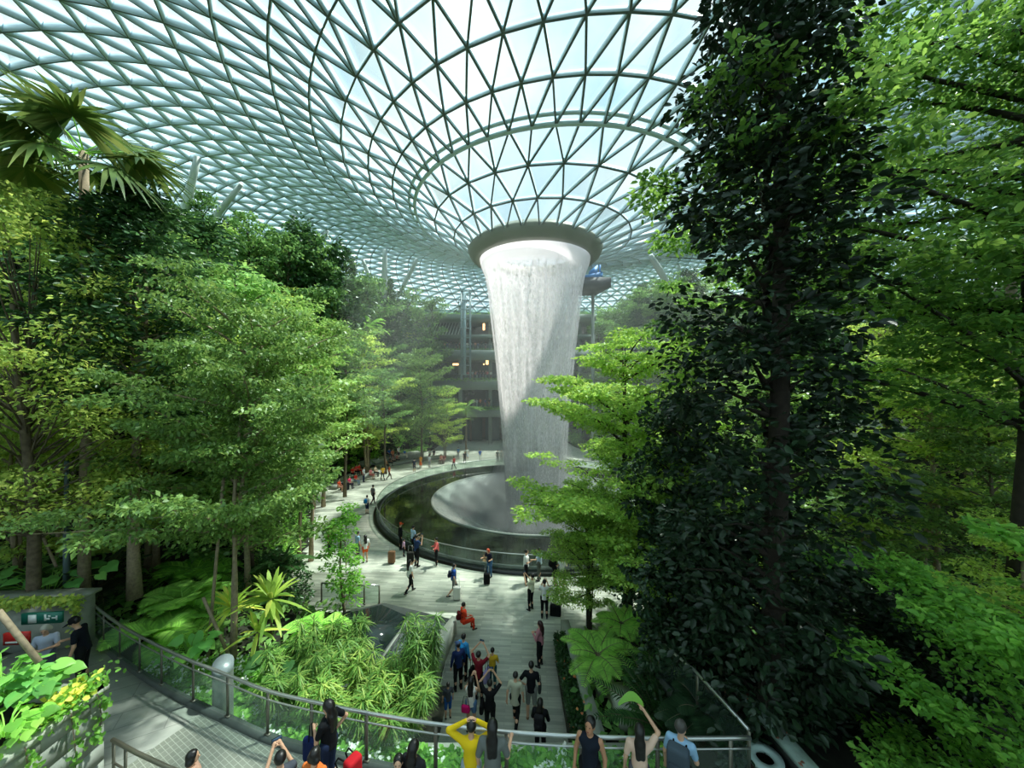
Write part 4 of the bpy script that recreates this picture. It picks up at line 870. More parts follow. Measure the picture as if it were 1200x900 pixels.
def rosette(name, lab, cat, loc, n, L, leaf, rise=(.2, 1.2), droop=.4, trunk=0, tw=.08, nl=22, ll=.35, lw=.05, seed=1, group=None):
    r = R_(seed); t = thing(name, lab, cat, loc, 0, group); wd, fo = MB(), MB()
    if trunk: wd.tube([(0, 0, 0), (.03, 0, trunk*.5), (0, 0, trunk)], [tw*1.2, tw, tw], 9)
    for i in range(n): frond(fo, np.array([0, 0, trunk]), i*2.39996+r.normal(0, .1), L*r.uniform(.8, 1.1), r.uniform(*rise), droop*r.uniform(.7, 1.3), nl, ll, lw, wd)
    wd.build('trunk' if trunk else 'stalks', MT['bark'] if trunk else L_['fern'], t, True); fo.build('fronds', L_[leaf], t); return t
def lance(name, lab, cat, loc, n, L, W, leaf, rise=(.3, 1.4), droop=.35, trunk=0, seed=1, K=5, heads=1, spread=.5, tw=.035, prof=None):
    r = R_(seed); t = thing(name, lab, cat, loc); wd, fo = MB(), MB()
    for h in range(heads):
        a = h/heads*6.28+r.random(); top = np.array([math.cos(a)*spread*(heads > 1), math.sin(a)*spread*(heads > 1), trunk*r.uniform(.7, 1.1) if heads > 1 else trunk])
        if trunk: wd.tube([(0, 0, 0), top*np.array([.6, .6, .5]), top], [tw*1.2, tw, tw], 8)
        az = r.uniform(0, 6.28, n); el = r.uniform(*rise, n); D = np.c_[np.cos(az)*np.cos(el), np.sin(az)*np.cos(el), np.sin(el)]
        straps(fo, top+D*.05, D, L*r.uniform(.75, 1.1, n), W, droop, K, prof=prof)
    if trunk: wd.build('stem', MT['bark'], t, True)
    fo.build('leaves', L_[leaf], t); return t
def loc(px, py, d): p = at(px, py, d); return tuple(p)
# fan palm at top left
fp = thing('fan_palm', 'tall fan palm with pleated round leaves at top left', 'palm', loc(98, 260, 12.2)[:2]+(2.3,))
zt = at(98, 178, 12.2)[2]-2.3; wd = MB(); wd.tube([(0, 0, 0), (.1, 0, zt*.5), (0, 0, zt)], [.17, .13, .12], 12); wd.build('trunk', MT['bark_pale'], fp, True)
def fan(mb, wd, p0, az, el, stalk, R, seed, nseg=34):
    r = R_(seed); d = np.array([math.cos(az)*math.cos(el), math.sin(az)*math.cos(el), math.sin(el)]); s = norm(np.cross(d, [0, 0, 1.0])); u = np.cross(s, d)
    c = p0+d*stalk-np.array([0, 0, .12*stalk]); wd.tube([p0, (p0+c)/2+[0, 0, .06], c], [.025, .02, .015], 6)
    an = np.linspace(-2.45, 2.45, nseg)+r.normal(0, .015, nseg); D = np.outer(np.cos(an), d)+np.outer(np.sin(an), s)+np.outer(.10+.22*np.abs(np.sin(an*1.0)), -u)*.6
    straps(mb, np.tile(c, (nseg, 1)), D, R*r.uniform(.88, 1.05, nseg)*(1-.12*np.abs(an)/2.45), .10*R, r.uniform(.2, .55, nseg), 5, prof=[.15, .75, 1.0, .8, .45, .05], up=tuple(u))
tp = np.array([0, 0, zt])
for k, (az, el, st, R) in enumerate([(-.9, .55, 1.0, 1.15), (.25, .1, 1.15, 1.15), (-.3, -.35, 1.2, 1.2), (-2.0, .2, 1.0, 1.2), (2.9, .45, 1.1, 1.15), (1.6, .9, .9, 1.2), (-1.4, -.3, 1.0, 1.15), (3.4, -.15, 1.1, 1.1), (2.2, .1, 1.0, 1.1), (.9, .55, 1.0, 1.1), (-2.7, -.5, 1.1, 1.05), (4.2, .9, .8, 1.2)]):
    f = MB(); w = MB(); fan(f, w, tp, az, el, st*1.35, R*1.45, 200+k); lf = f.build('fan_leaf', L_['palm'], fp); w.build('leaf_stalk', L_['fern'], lf)
# feather palms at the rear
for i_, (px, d, yt, yb, lab) in enumerate([(546, 54, 480, 535, 'feather palm arching over the rear plaza left of the mall entrance'), (432, 46, 385, 500, 'grey-green feather palm halfway up the left bank'), (1185, 14, 245, 420, 'pale feather palm at the right edge behind the big branch')]):
    p = at(px, yb, d); z0 = max(tz(p[0], d), .02); top = at(px, yt, d)[2]-z0
    rosette('feather_palm', lab, 'palm', (p[0], d, z0), 18, 3.4 if d > 20 else 2.2, 'fern', (.0, 1.2), .55, trunk=max(1, top), tw=.14, nl=24, ll=.8 if d > 20 else .6, lw=.09, seed=300+i_)
# garden plants at the left
G = [
 ('cycad', 'large dark cycad beside the lamp post at left', 112, 700, 13.2, 26, 2.3, 'darker', (.15, 1.3), .4, .3, .4, .06),
 ('cycad', 'dark cycad behind the cordylines near the left plaza edge', 330, 672, 16.5, 24, 1.6, 'dark', (.2, 1.3), .4, .5, .3, .05),
 ('fern', 'bright feathery fern mass to the right of the pale straight trunk', 182, 742, 11.8, 22, 1.7, 'fern', (.1, 1.1), .5, 0, .55, .07),
 ('fern', 'light green fern above the glass railing at its left end', 215, 705, 13.0, 22, 1.7, 'fern', (.1, 1.1), .5, 0, .5, .07),
 ('fern', 'low fern at the left wall beside the strapped trunk', 26, 690, 12.6, 18, 1.3, 'dark', (.1, 1.1), .5, .2, .4, .05),
 ('fern', 'lime fern frond clump low between the trunks, left', 230, 665, 15.5, 16, 1.9, 'lime', (.0, .7), .4, 0, .5, .1),
 ('tree_fern', 'bright tree fern with dark slim trunk at the right planting bed', 700, 800, 11.9, 16, 1.35, 'fern', (.0, .7), .35, 1.0, .38, .045),
 ('tree_fern', 'smaller tree fern behind the first, right planting bed', 728, 760, 13.4, 14, 1.2, 'fern', (.0, .7), .35, 1.0, .36, .045),
 ('cycad', 'dark green cycad fountain behind the walkway railing, right', 778, 862, 9.4, 44, 2.15, 'dark', (.35, 1.4), .28, .2, .32, .045),
 ('palm', 'small dark palm hanging over the end of the walkway railing', 826, 862, 8.0, 18, 1.3, 'darker', (.1, 1.2), .55, .5, .4, .05),
 ('fern', 'spreading green fern low in the right bed behind the tree ferns', 745, 780, 12.5, 20, 1.2, 'dark', (.2, 1.1), .5, 0, .35, .06),
 ('fern', 'fern with pale fronds left of the cascade', 372, 745, 12.8, 18, 1.4, 'fern', (.1, 1.0), .5, .3, .4, .06)]
for i_, (nm, lab, px, py, d, n, L, leaf, rise, dr, tk, ll, lw) in enumerate(G):
    p = at(px, py, d); rosette(nm, lab, 'palm' if nm == 'palm' else 'fern' if 'fern' in nm else 'cycad', tuple(p-[0, 0, .1]), n, L, leaf, rise, dr, tk, .07, 26, ll, lw, seed=400+i_)
TI = [('large yellow-green cordyline with a rosette of broad blades, left garden', 318, 745, 11.4, 44, 1.15, .14, 1.15), ('green cordyline left of the yellow one', 272, 748, 11.8, 36, 1.0, .12, 1.0),
      ('smaller cordyline with drooping yellow lower leaves', 302, 762, 11.0, 20, .8, .12, .55)]
for i_, (lab, px, py, d, n, L, W, tk) in enumerate(TI):
    lance('cordyline', lab, 'plant', tuple(at(px, py, d)), n, L, W, 'ti', (-.25, 1.4), .32, tk, 500+i_)
# bamboo-like clumps
def bamboo(lab, px, py, d, H, R, n, seed, leaf):
    r = R_(seed); t = thing('bamboo', lab, 'bamboo', tuple(at(px, py, d))); wd, fo = MB(), MB()
    for i in range(n):
        a = r.uniform(0, 6.28); q = r.uniform(0, 1)**.5*R*.5; b = np.array([math.cos(a)*q, math.sin(a)*q, 0]); h = H*r.uniform(.6, 1.05); tip = b+np.array([math.cos(a)*R*r.uniform(.2, .8), math.sin(a)*R*r.uniform(.2, .8), h])
        k = np.linspace(0, 1, 6)[:, None]; P = b+(tip-b)*np.c_[k**1.5, k**1.5, k-.08*k**3]; wd.tube(P, np.linspace(.014, .005, 6), 5, caps=False)
        for f in np.linspace(.25, 1, 12):
            c = b+(tip-b)*np.array([f**1.5, f**1.5, f]); m = 16; D = rdir(r, m, .5, -.1); straps(fo, c+D*.04, D, r.uniform(.24, .42, m), .035, .35, 3, prof=[.3, 1, .7, .05])
    wd.build('canes', MT['bark_pale'], t, True); fo.build('leaves', L_[leaf], t)
bamboo('tall bright bamboo clump beside the cascade, left', 352, 835, 9.9, 1.75, 1.0, 30, 601, 'bamboo')
bamboo('bushy bright bamboo clump in the middle beside the cascade', 415, 842, 9.7, 1.4, 1.1, 34, 602, 'bamboo')
bamboo('fine bamboo clump at the left rear of the cascade', 385, 790, 11.3, 1.4, 1.1, 26, 603, 'bamboo')
bamboo('upright darker bamboo clump rising in front of the cascade water', 492, 842, 10.4, 2.8, .42, 20, 604, 'bamboo')
bamboo('low yellowish bamboo in front of the cascade, nearest the railing', 455, 862, 9.2, 1.2, .9, 22, 605, 'bamboo')
# broad leaved plants
def broadleaf(name, lab, px, py, d, n, S, spread, H, leaf, seed, rz=0):
    r = R_(seed); t = thing(name, lab, 'plant', tuple(at(px, py, d))); wd, fo = MB(), MB()
    for i in range(n):
        a = r.uniform(0, 6.28); q = spread*r.uniform(.1, 1)**.6; tip = np.array([math.cos(a)*q*1.6, math.sin(a)*q, H*r.uniform(.45, 1)]); wd.tube([(tip[0]*.2, tip[1]*.2, 0), tip*np.array([.5, .5, .75]), tip], [.014, .011, .008], 5, caps=False)
        s = S*r.uniform(.6, 1.15); d_ = norm(np.array([math.cos(a)+r.normal(0, .4), math.sin(a)+r.normal(0, .4)-.3, -.25])); nv = norm(np.array([0, -.25, 1])+r.normal(0, .25, 3)); sd = norm(np.cross(d_, nv)); u = np.cross(sd, d_)
        o = [(-.22, .18), (-.1, .40), (.2, .46), (.5, .36), (.78, .16), (1.0, 0)]   # heart outline
        V = [tip, tip+d_*s*1.0-u*s*.12]; L1 = [tip+d_*s*x+sd*s*y-u*s*.10*y for x, y in o[:-1]]; L2 = [tip+d_*s*x-sd*s*y-u*s*.10*y for x, y in o[:-1]]
        mid = [tip+d_*s*x+u*s*.04 for x in (.2, .5, .78)]
        VV = np.array([tip]+L1+[V[1]]+L2[::-1]+mid); nn_ = 5
        # 0 tip, 1..5 right, 6 apex, 7..11 left (apex->base), 12..14 midrib
        fo.add(VV, [[0, 1, 2, 12], [12, 2, 3, 13], [13, 3, 4, 14], [14, 4, 5, 6], [14, 6, 7, 8], [13, 14, 8, 9], [12, 13, 9, 10], [0, 12, 10, 11]])
    wd.build('stalks', L_['fern'], t, True); fo.build('leaves', L_[leaf], t); return t
for i_, a_ in enumerate([('broad_leaf_plant', 'big heart-leaved plant in the stone planter, nearest the left edge', 2, 822, 6.3, 60, .25, .5, .62, 'taro'), ('broad_leaf_plant', 'heart-leaved plant in the middle of the stone planter', 30, 818, 6.4, 60, .22, .42, .42, 'taro'),
    ('broad_leaf_plant', 'small-leaved plant at the near end of the stone planter', 6, 862, 5.7, 40, .2, .4, .3, 'lime'),
    ('broad_leaf_plant', 'round-leaved plants under the strapped trunk, left garden', 55, 692, 12.3, 30, .5, 1.2, .8, 'taro'), ('broad_leaf_plant', 'small heart-leaved plant just behind the glass railing left', 222, 770, 10.4, 16, .42, .45, .6, 'taro'),
    ('broad_leaf_plant', 'broad glossy leaves under the yellow cordyline', 330, 800, 10.2, 16, .5, .5, .8, 'dark')]): broadleaf(*a_, seed=700+i_)
def patch(name, lab, cat, mats, boxes, n, sz, fr, leafm, seed, H=.35, flower=None, fsz=.06):
    r = R_(seed); X, Y, Z = [], [], []
    for (x0, y0, x1, y1, z, w) in boxes:
        m = int(n*w); X.append(r.uniform(x0, x1, m)); Y.append(r.uniform(y0, y1, m)); Z.append(np.full(m, z))
    X, Y, Z = map(np.concatenate, (X, Y, Z)); return X, Y, Z
# flower bed between the railing and the path / garden: ground cover with white flowers
fb = thing('flower_bed', 'long bed of bright ground cover with white flowers behind the railing', 'flower bed', (-2, 8.5, 1.6)); r = R_(800)
n = 26000; X = r.uniform(-11.2, 3.8, n); Y = r.uniform(0, 1, n); yr = np.interp(X, RS[:, 0], RS[:, 1]); ymax = np.where(X > -3.9, 8.45, np.where(X > -5, 9.4, 11.2)); Y = yr+.25+(ymax-yr-.25)*Y
Z = 1.62+.25*np.exp(-((Y-yr)/1.0)**2)+r.uniform(-.3, .22, n)+.12*np.sin(X*3)*np.cos(Y*4); P = np.c_[X, Y, Z]-[-2, 8.5, 1.6]
m = MB(); quad_leaves(m, P, rdir(r, n, .4, .2), np.tile([0, 0, 1.0], (n, 1))+r.normal(0, .35, (n, 3)), r.uniform(.12, .22, n), r.uniform(.08, .13, n), True); m.build('ground_cover', L_['lime'], fb, kind='stuff')
m = MB(); c = P[r.integers(0, n, 420)]+[0, 0, .12]; PP = (c[:, None]+r.normal(0, .06, (420, 9, 3))*[1, 1, .5]).reshape(-1, 3); quad_leaves(m, PP, rdir(r, len(PP)), np.tile([0, 0, 1.0], (len(PP), 1))+r.normal(0, .3, (len(PP), 3)), .09, .07, True)
m.build('white_flowers', L_['white'], fb, kind='stuff')
m = MB(); m.add(np.array([(-11.5, 8.0, 1.5), (-4, 7.0, 1.5), (4, 6.4, 1.5), (4, 8.45, 1.5), (-3.9, 8.45, 1.5), (-5, 9.6, 1.5), (-11.5, 12, 1.5)])-[-2, 8.5, 1.6], [[0, 1, 2, 3, 4, 5, 6]]); m.build('soil', MT['soil'], fb)
# hedge strip beside the path with orange flowers
hd = thing('flowering_hedge', 'narrow clipped green hedge dotted with orange flowers along the right of the path', 'hedge', (1.95, 11.8, 0)); n = 9000
X = r.uniform(-.25, .2, n); Y = r.uniform(-2.0, 2.2, n); Z = r.uniform(.25, .75, n)+.08*np.sin(Y*4); P = np.c_[X-.06*(Y+2)*.3, Y, Z]
m = MB(); quad_leaves(m, P, rdir(r, n), rdir(r, n), .1, .05); m.build('foliage', L_['dark'], hd, kind='stuff')
m = MB(); PP = P[r.integers(0, n, 60)]+[0, 0, .08]; quad_leaves(m, PP, rdir(r, 60), rdir(r, 60), .1, .09, True); m.build('orange_flowers', L_['oflower'], hd, kind='stuff')
# yellow flowers spilling over the planter and vines on its face
yf = thing('yellow_flower_plant', 'yellow flowering plant spilling over the planter corner, left', 'plant', (-7.98, 6.45, 4.58)); n = 700
P = r.normal(0, 1, (n, 3))*[.16, .3, .1]+[0, 0, 0]; m = MB(); quad_leaves(m, P, rdir(r, n), np.tile([0, 0, 1.0], (n, 1))+r.normal(0, .4, (n, 3)), .1, .07, True); m.build('foliage', L_['lime'], yf, kind='stuff')
P = r.normal(0, 1, (90, 3))*[.13, .22, .07]+[.05, 0, .13]; m = MB(); quad_leaves(m, P, rdir(r, 90), np.tile([0, -.5, 1.0], (90, 1))+r.normal(0, .3, (90, 3)), .11, .10, True); m.build('yellow_flowers', L_['yflower'], yf, kind='stuff')
for i_, (yy, ln) in enumerate([(5.75, 1.4), (6.35, 1.5), (6.75, .8)]):
    v = thing('hanging_vine', ['vine trailing down the planter face, nearest the camera', 'longest vine trailing down the middle of the planter face', 'short vine at the far corner of the planter face'][i_], 'vine', (-7.74, yy, 4.45)); m = MB(); w = MB()
    n = 70; t_ = r.uniform(0, 1, n); P = np.c_[r.uniform(0, .1, n), .1*np.sin(t_*5)+r.normal(0, .05, n), -t_*ln]; quad_leaves(m, P, rdir(r, n, 1, -.6), np.tile([1.0, 0, .3], (n, 1))+r.normal(0, .3, (n, 3)), .09, .07, True)
    w.tube([(0, 0, .05), (.03, .05, -ln*.5), (.03, 0, -ln)], .008, 5); w.build('stem', MT['bark'], v); m.build('leaves', L_['lime'], v)
# trailing plants on the left wall
m = MB(); n = 3500; X = r.uniform(-17.5, -12.7, n); Z = 4.0-r.exponential(.5, n); Z = np.maximum(Z, 2.2); Y = 10.1+(X+21)*.088-.1-r.uniform(0, .2, n); k = ~((X < -12.9) & (Z < 3.75) & (X > -16)); P = np.c_[X, Y, Z+.1][k]
quad_leaves(m, P, rdir(r, len(P), 1, -.5), np.tile([0, -1.0, .4], (len(P), 1))+r.normal(0, .4, (len(P), 3)), .13, .09); m.build('trailing_plants', L_['yellow'], None, label='yellow-green plants trailing over the top of the left wall', cat='plant', kind='stuff')
# stakes propping young trunks
def stake(lab, a, b): 
    m = MB(); m.tube([a, (np.array(a)+b)/2, b], .045, 8); m.build('tree_stake', MT['bark_pale'], None, True, label=lab, cat='stake')
stake('pale bent branch stake sticking up from the stone planter', at(-2, 716, 6.3), at(46, 776, 6.3))
stake('wooden stake leaning on the strapped trunk from the right', at(50, 628, 13.1), at(66, 664, 12.6)); stake('wooden stake leaning on the strapped trunk from the left', at(30, 640, 13.1), at(4, 686, 12.6))
stake('slim stake leaning right across the cordylines', at(238, 700, 11.1), at(268, 768, 10.9)); stake('slim leaning trunk propped left of the cordylines', at(262, 560, 11.6), at(243, 776, 11.2))
# ---------------------------------------------------------------- people: smooth blended bodies
class Field:
    """distance field on a grid; shapes blend into one skin"""
    def __init__(s, lo, hi, h):
        s.lo = np.array(lo, float); s.h = h; s.n = np.ceil((np.array(hi)-s.lo)/h).astype(int)+1; s.d = np.full(s.n, .25)
    def sub(s, lo, hi):
        a = np.clip(np.floor((lo-s.lo)/s.h).astype(int), 0, s.n); b = np.clip(np.ceil((hi-s.lo)/s.h).astype(int)+1, 0, s.n)
        if (b <= a).any(): return None, None
        g = np.stack(np.meshgrid(*[s.lo[i]+s.h*np.arange(a[i], b[i]) for i in range(3)], indexing='ij'), -1)
        return (slice(a[0], b[0]), slice(a[1], b[1]), slice(a[2], b[2])), g
    def put(s, sl, f, k):
        o = s.d[sl]; hh = np.clip(.5+.5*(o-f)/k, 0, 1); s.d[sl] = o*(1-hh)+f*hh-k*hh*(1-hh)
    def cap(s, a, b, ra, rb, k=.03):
        a, b = np.array(a, float), np.array(b, float); R = max(ra, rb)+.1; sl, g = s.sub(np.minimum(a, b)-R, np.maximum(a, b)+R)
        if sl is None: return s
        ab = b-a; t = np.clip(((g-a)@ab)/max(ab@ab, 1e-9), 0, 1); f = np.linalg.norm(g-a-t[..., None]*ab, axis=-1)-(ra+(rb-ra)*t); s.put(sl, f, k); return s
    def ell(s, c, r, k=.03, M=None, cut=False):
        c = np.array(c, float); r = np.array(r, float); R = r.max()+.1; sl, g = s.sub(c-R, c+R)
        if sl is None: return s
        p = g-c
        if M is not None: p = p@M
        k0 = np.linalg.norm(p/r, axis=-1); k1 = np.linalg.norm(p/(r*r), axis=-1)+1e-9; f = k0*(k0-1)/k1
        if cut: s.d[sl] = np.maximum(s.d[sl], -f)
        else: s.put(sl, f, k)
        return s
    def box(s, c, r, M, rd=.03, k=.01):
        c = np.array(c, float); r = np.array(r, float)-rd; R = np.linalg.norm(r)+.15; sl, g = s.sub(c-R, c+R)
        if sl is None: return s
        q = np.abs((g-c)@M)-r; f = np.linalg.norm(np.maximum(q, 0), axis=-1)+np.minimum(q.max(-1), 0)-rd; s.put(sl, f, k); return s
    def plane(s, p, nrm):        # keep the side the normal points away from
        g = np.stack(np.meshgrid(*[s.lo[i]+s.h*np.arange(s.n[i]) for i in range(3)], indexing='ij'), -1); s.d = np.maximum(s.d, (g-np.array(p))@np.array(nrm, float)); return s
    def nets(s):
        d = s.d; ins = d < 0; c = [ins[i:d.shape[0]-1+i, j:d.shape[1]-1+j, k:d.shape[2]-1+k] for i in (0, 1) for j in (0, 1) for k in (0, 1)]
        cnt_ = sum(x.astype(int) for x in c); act = (cnt_ > 0) & (cnt_ < 8); idx = np.full(act.shape, -1); A = np.argwhere(act); idx[act] = np.arange(len(A))
        if len(A) == 0: return None
        acc = np.zeros((len(A), 3)); num = np.zeros(len(A)); offs = [(i, j, k) for i in (0, 1) for j in (0, 1) for k in (0, 1)]
        for a in range(8):
            for b in range(a+1, 8):
                oa, ob = np.array(offs[a]), np.array(offs[b])
                if np.abs(oa-ob).sum() != 1: continue
                da = d[tuple((A+oa).T)]; db = d[tuple((A+ob).T)]; m = (da < 0) != (db < 0); t = np.where(m, da/(da-db+1e-12), 0)
                acc += np.where(m[:, None], oa+t[:, None]*(ob-oa), 0); num += m
        V = s.lo+s.h*(A+acc/num[:, None]); F_ = []
        for ax in range(3):
            u, v = [x for x in range(3) if x != ax]; sl0 = [slice(None)]*3; sl1 = [slice(None)]*3; sl0[ax] = slice(0, -1); sl1[ax] = slice(1, None)
            i0, i1 = ins[tuple(sl0)], ins[tuple(sl1)]; E = np.argwhere(i0 != i1); 
            E = E[(E[:, u] > 0) & (E[:, v] > 0) & (E[:, u] < d.shape[u]-1) & (E[:, v] < d.shape[v]-1)]; fl = i0[tuple(E.T)]
            q = []
            for (du, dv) in ((1, 1), (0, 1), (0, 0), (1, 0)):
                e = E.copy(); e[:, u] -= du; e[:, v] -= dv; q.append(idx[tuple(e.T)])
            q = np.stack(q, 1); flip = fl if ax != 1 else ~fl; q[~flip] = q[~flip][:, ::-1]; F_.append(q)
        F_ = np.concatenate(F_); return V, F_[(F_ >= 0).all(1)]
SKIN = {k: plain('skin_'+k, v, .5, spec=.4) for k, v in dict(a=(214, 168, 138), b=(188, 136, 104), c=(228, 188, 160)).items()}
CL = {}
def cloth(col):
    if col not in CL: CL[col] = plain('cloth_%d_%d_%d' % col, col, .85, spec=.2)
    return CL[col]
HAIR = plain('black_hair', (22, 19, 18), .4, spec=.5); GREYH = plain('grey_hair', (176, 172, 162), .6); BROWNH = plain('red_brown_hair', (96, 40, 26), .45); SHOE = plain('shoe', (24, 24, 26), .5)
EYE = plain('eye', (20, 16, 14), .2); LIP = plain('lips', (150, 76, 68), .5)
def rotz(a): c, s = math.cos(a), math.sin(a); return np.array([[c, s, 0], [-s, c, 0], [0, 0, 1]]).T
BLACK, WHITE, NAVY, GREY = (22, 23, 26), (232, 232, 226), (30, 44, 84), (104, 106, 106)
def person(lab, x, y, z, face, H=1.68, pose='stand', arms='down', top=WHITE, low='trousers', lowc=BLACK, hair='short', hairm=None, skin='a', sleeve=.38, lean=0, turn=0, nod=0, group=None, shoes=SHOE, res=.024, fingers=False, extra=None, long_top=False, cap=None, armz=None, one=None):
    """face: degrees clockwise from straight away from the camera"""
    s = H/1.75; t = thing('person', lab, 'person', (x, y, z), -math.radians(face), group, s)
    sit = pose == 'sit'; hz = .52 if sit else (.80 if pose == 'crouch' else .93)
    la = math.radians(lean); 
    def up(p):               # upper body tilts about the hips
        p = np.array(p, float); q = p-[0, 0, .93]; c, sn = math.cos(la), math.sin(la); return np.array([q[0], q[1]*c+q[2]*sn, -q[1]*sn+q[2]*c])+[0, 0, hz]
    hip = [np.array([sx*.088, 0, hz-.02]) for sx in (-1, 1)]
    if sit: kn = [h+[.02*sx, .43, .0] for h, sx in zip(hip, (-1, 1))]; an = [np.array([k[0], k[1]+.03, .08]) for k in kn]
    elif pose == 'walk': kn = [np.array([-.09, .20, .52]), np.array([.09, -.02, .50])]; an = [np.array([-.09, .26, .09]), np.array([.09, -.34, .15])]
    else: kn = [np.array([-.10, .03, .50]), np.array([.10, .03, .50])]; an = [np.array([-.11, 0, .08]), np.array([.11, .0, .08])]
    sh = [up([sx*.175, 0, 1.41]) for sx in (-1, 1)]; SX = (-1, 1)
    hd0 = up([0, .02, 1.62]); na = math.radians(nod); hd = hd0+np.array([0, .05*math.sin(na), 0]); Rt = rotz(-math.radians(turn))@np.array([[1, 0, 0], [0, math.cos(na), math.sin(na)], [0, -math.sin(na), math.cos(na)]])
    def ar(k, i):
        sx = SX[i]; S = sh[i]
        if k == 'down': e = S+[.07*sx, -.02, -.27]; w = e+[.01*sx, .07, -.23]
        elif k == 'photo': e = S+[.06*sx, .16, -.20]; w = np.array([.07*sx, .34, S[2]+.14])
        elif k == 'up': e = S+[.16*sx, .14, .16]; w = np.array([.10*sx, .24, S[2]+.42])
        elif k == 'head': e = S+[.24*sx, .06, .12]; w = np.array([.10*sx, .05, S[2]+.30])
        elif k == 'rail': e = S+[.08*sx, .02, -.26]; w = e+[.03*sx, .24, .04]
        elif k == 'out': e = S+[.18*sx, .10, -.18]; w = e+[.18*sx, .14, .06]
        elif k == 'fold': e = S+[.06*sx, .06, -.27]; w = e+[-.16*sx, .20, .06]
        elif k == 'lap': e = S+[.06*sx, .06, -.26]; w = np.array([.09*sx, .36, hz+.12])
        elif k == 'hip': e = S+[.20*sx, -.08, -.24]; w = np.array([.16*sx, .03, hz+.08])
        elif k == 'swingf': e = S+[.05*sx, .10, -.26]; w = e+[0, .18, -.15]
        elif k == 'swingb': e = S+[.06*sx, -.12, -.24]; w = e+[.01*sx, -.02, -.25]
        else: e = S+[.07*sx, 0, -.27]; w = e+[0, .05, -.24]
        return e, w
    ks = (arms, arms) if isinstance(arms, str) else arms; AR = [ar(ks[i], i) for i in (0, 1)]
    allp = np.array(hip+kn+an+sh+[hd]+[q for a_ in AR for q in a_]); lo, hi = allp.min(0)-.3, allp.max(0)+.3; lo[2] = -.03
    B = Field(lo, hi, res); k_ = .035
    B.cap(up([0, 0, .98]), up([0, .0, 1.12]), .135, .115, .06).cap(up([0, 0, 1.12]), up([0, .01, 1.32]), .115, .13, .06)
    B.cap(up([-.10, .0, 1.36]), up([.10, .0, 1.36]), .085, .085, .05).cap(up([0, -.01, 1.40]), hd+[0, -.01, -.06], .055, .048, .03)
    for i in (0, 1):
        B.cap(hip[i], kn[i], .085, .052, .05).cap(kn[i], an[i], .054, .036, .03).cap(kn[i]*.6+an[i]*.4+[0, -.02, 0], kn[i]*.45+an[i]*.55+[0, -.015, 0], .05, .045, .03)
        B.cap(an[i]+[0, -.03, -.035], an[i]+[0, .14, -.05], .036, .028, .02)
        e, w = AR[i]; B.cap(sh[i], e, .050, .038, .04).cap(e, w, .038, .027, .02)
        u = norm(w-e); pl = w+u*.09; B.cap(w, pl, .024, .03, .015)
    B.ell(hd+Rt@np.array([0, 0, .025]), (.076, .094, .105), .02, Rt).ell(hd+Rt@np.array([0, .03, -.05]), (.052, .055, .06), .03, Rt)
    B.cap(hd+Rt@np.array([0, .09, .015]), hd+Rt@np.array([0, .108, -.018]), .008, .013, .012)
    for sx in SX: B.ell(hd+Rt@np.array([.078*sx, 0, -.0]), (.012, .022, .032), .008, Rt)
    V, Fq = B.nets(); m = MB(); m.add(V, Fq)
    for i in (0, 1):        # fingers: four unequal curled ones and a thumb
        e, w = AR[i]; u = norm(w-e); sd = norm(np.cross(u, [0, 0, 1.0])+1e-6); nn = np.cross(u, sd); c0 = w+u*.085
        if not fingers and res > .02: continue
        for j_, (off, ln) in enumerate(((-.026, .062), (-.009, .072), (.009, .068), (.026, .052))):
            a0 = c0+sd*off; a1 = a0+u*ln*.5+nn*.006; a2 = a1+u*ln*.35-nn*.02*(-1); m.tube([a0-u*.02, a0, a1, a2], [.009, .009, .0085, .007], 7)
        th = w+u*.03+sd*.026*SX[i]*-1; m.tube([th, th+u*.03+sd*-.03*SX[i], th+u*.065+sd*-.032*SX[i]], [.011, .010, .008], 7)
    m.build('body', SKIN[skin], t, True)
    # head hair
    hm = hairm or HAIR; Hh = Field(hd-[.22, .26, .55 if hair == 'long' else .2], hd+[.22, .22, .2], min(res, .016))
    Hh.ell(hd+Rt@np.array([0, -.012, .045]), (.090, .104, .102), .01, Rt)
    if hair in ('long', 'pony'):
        w_ = .075 if hair == 'long' else .03; Hh.cap(hd+Rt@np.array([0, -.06, .02]), hd+Rt@np.array([0, -.10, -.16]), w_+.01, w_, .03)
        if hair == 'long': Hh.cap(hd+Rt@np.array([-.03, -.10, -.14]), hd+Rt@np.array([-.03, -.12, -.38]), .07, .045, .04).cap(hd+Rt@np.array([.03, -.10, -.14]), hd+Rt@np.array([.05, -.12, -.36]), .07, .045, .04)
    if hair == 'bob': Hh.cap(hd+Rt@np.array([-.045, -.035, -.02]), hd+Rt@np.array([.045, -.035, -.04]), .075, .075, .03)
    Hh.ell(hd+Rt@np.array([0, .125, -.01]), (.078, .10, .118), .01, Rt, cut=True)
    if hair == 'short': Hh.ell(hd+Rt@np.array([0, .03, -.135]), (.14, .17, .11), .01, Rt, cut=True)
    r_ = Hh.nets()
    if r_ is not None: m = MB(); m.add(*r_); m.build('hair', hm, t, True)
    if cap:
        m = MB(); prof_ = [(.098, .02), (.1, .06), (.085, .12), (.05, .15), (.005, .158)]; mm_ = MB(); mm_.lathe([(a, b) for a, b in prof_], n=20); vv = np.concatenate(mm_.v)@Rt.T+hd; m.add(vv, mm_.f[0]); m.box(hd+Rt@np.array([0, .13, .04]), (.14, .11, .012), rot=Rt); m.build('cap', cloth(cap), t)
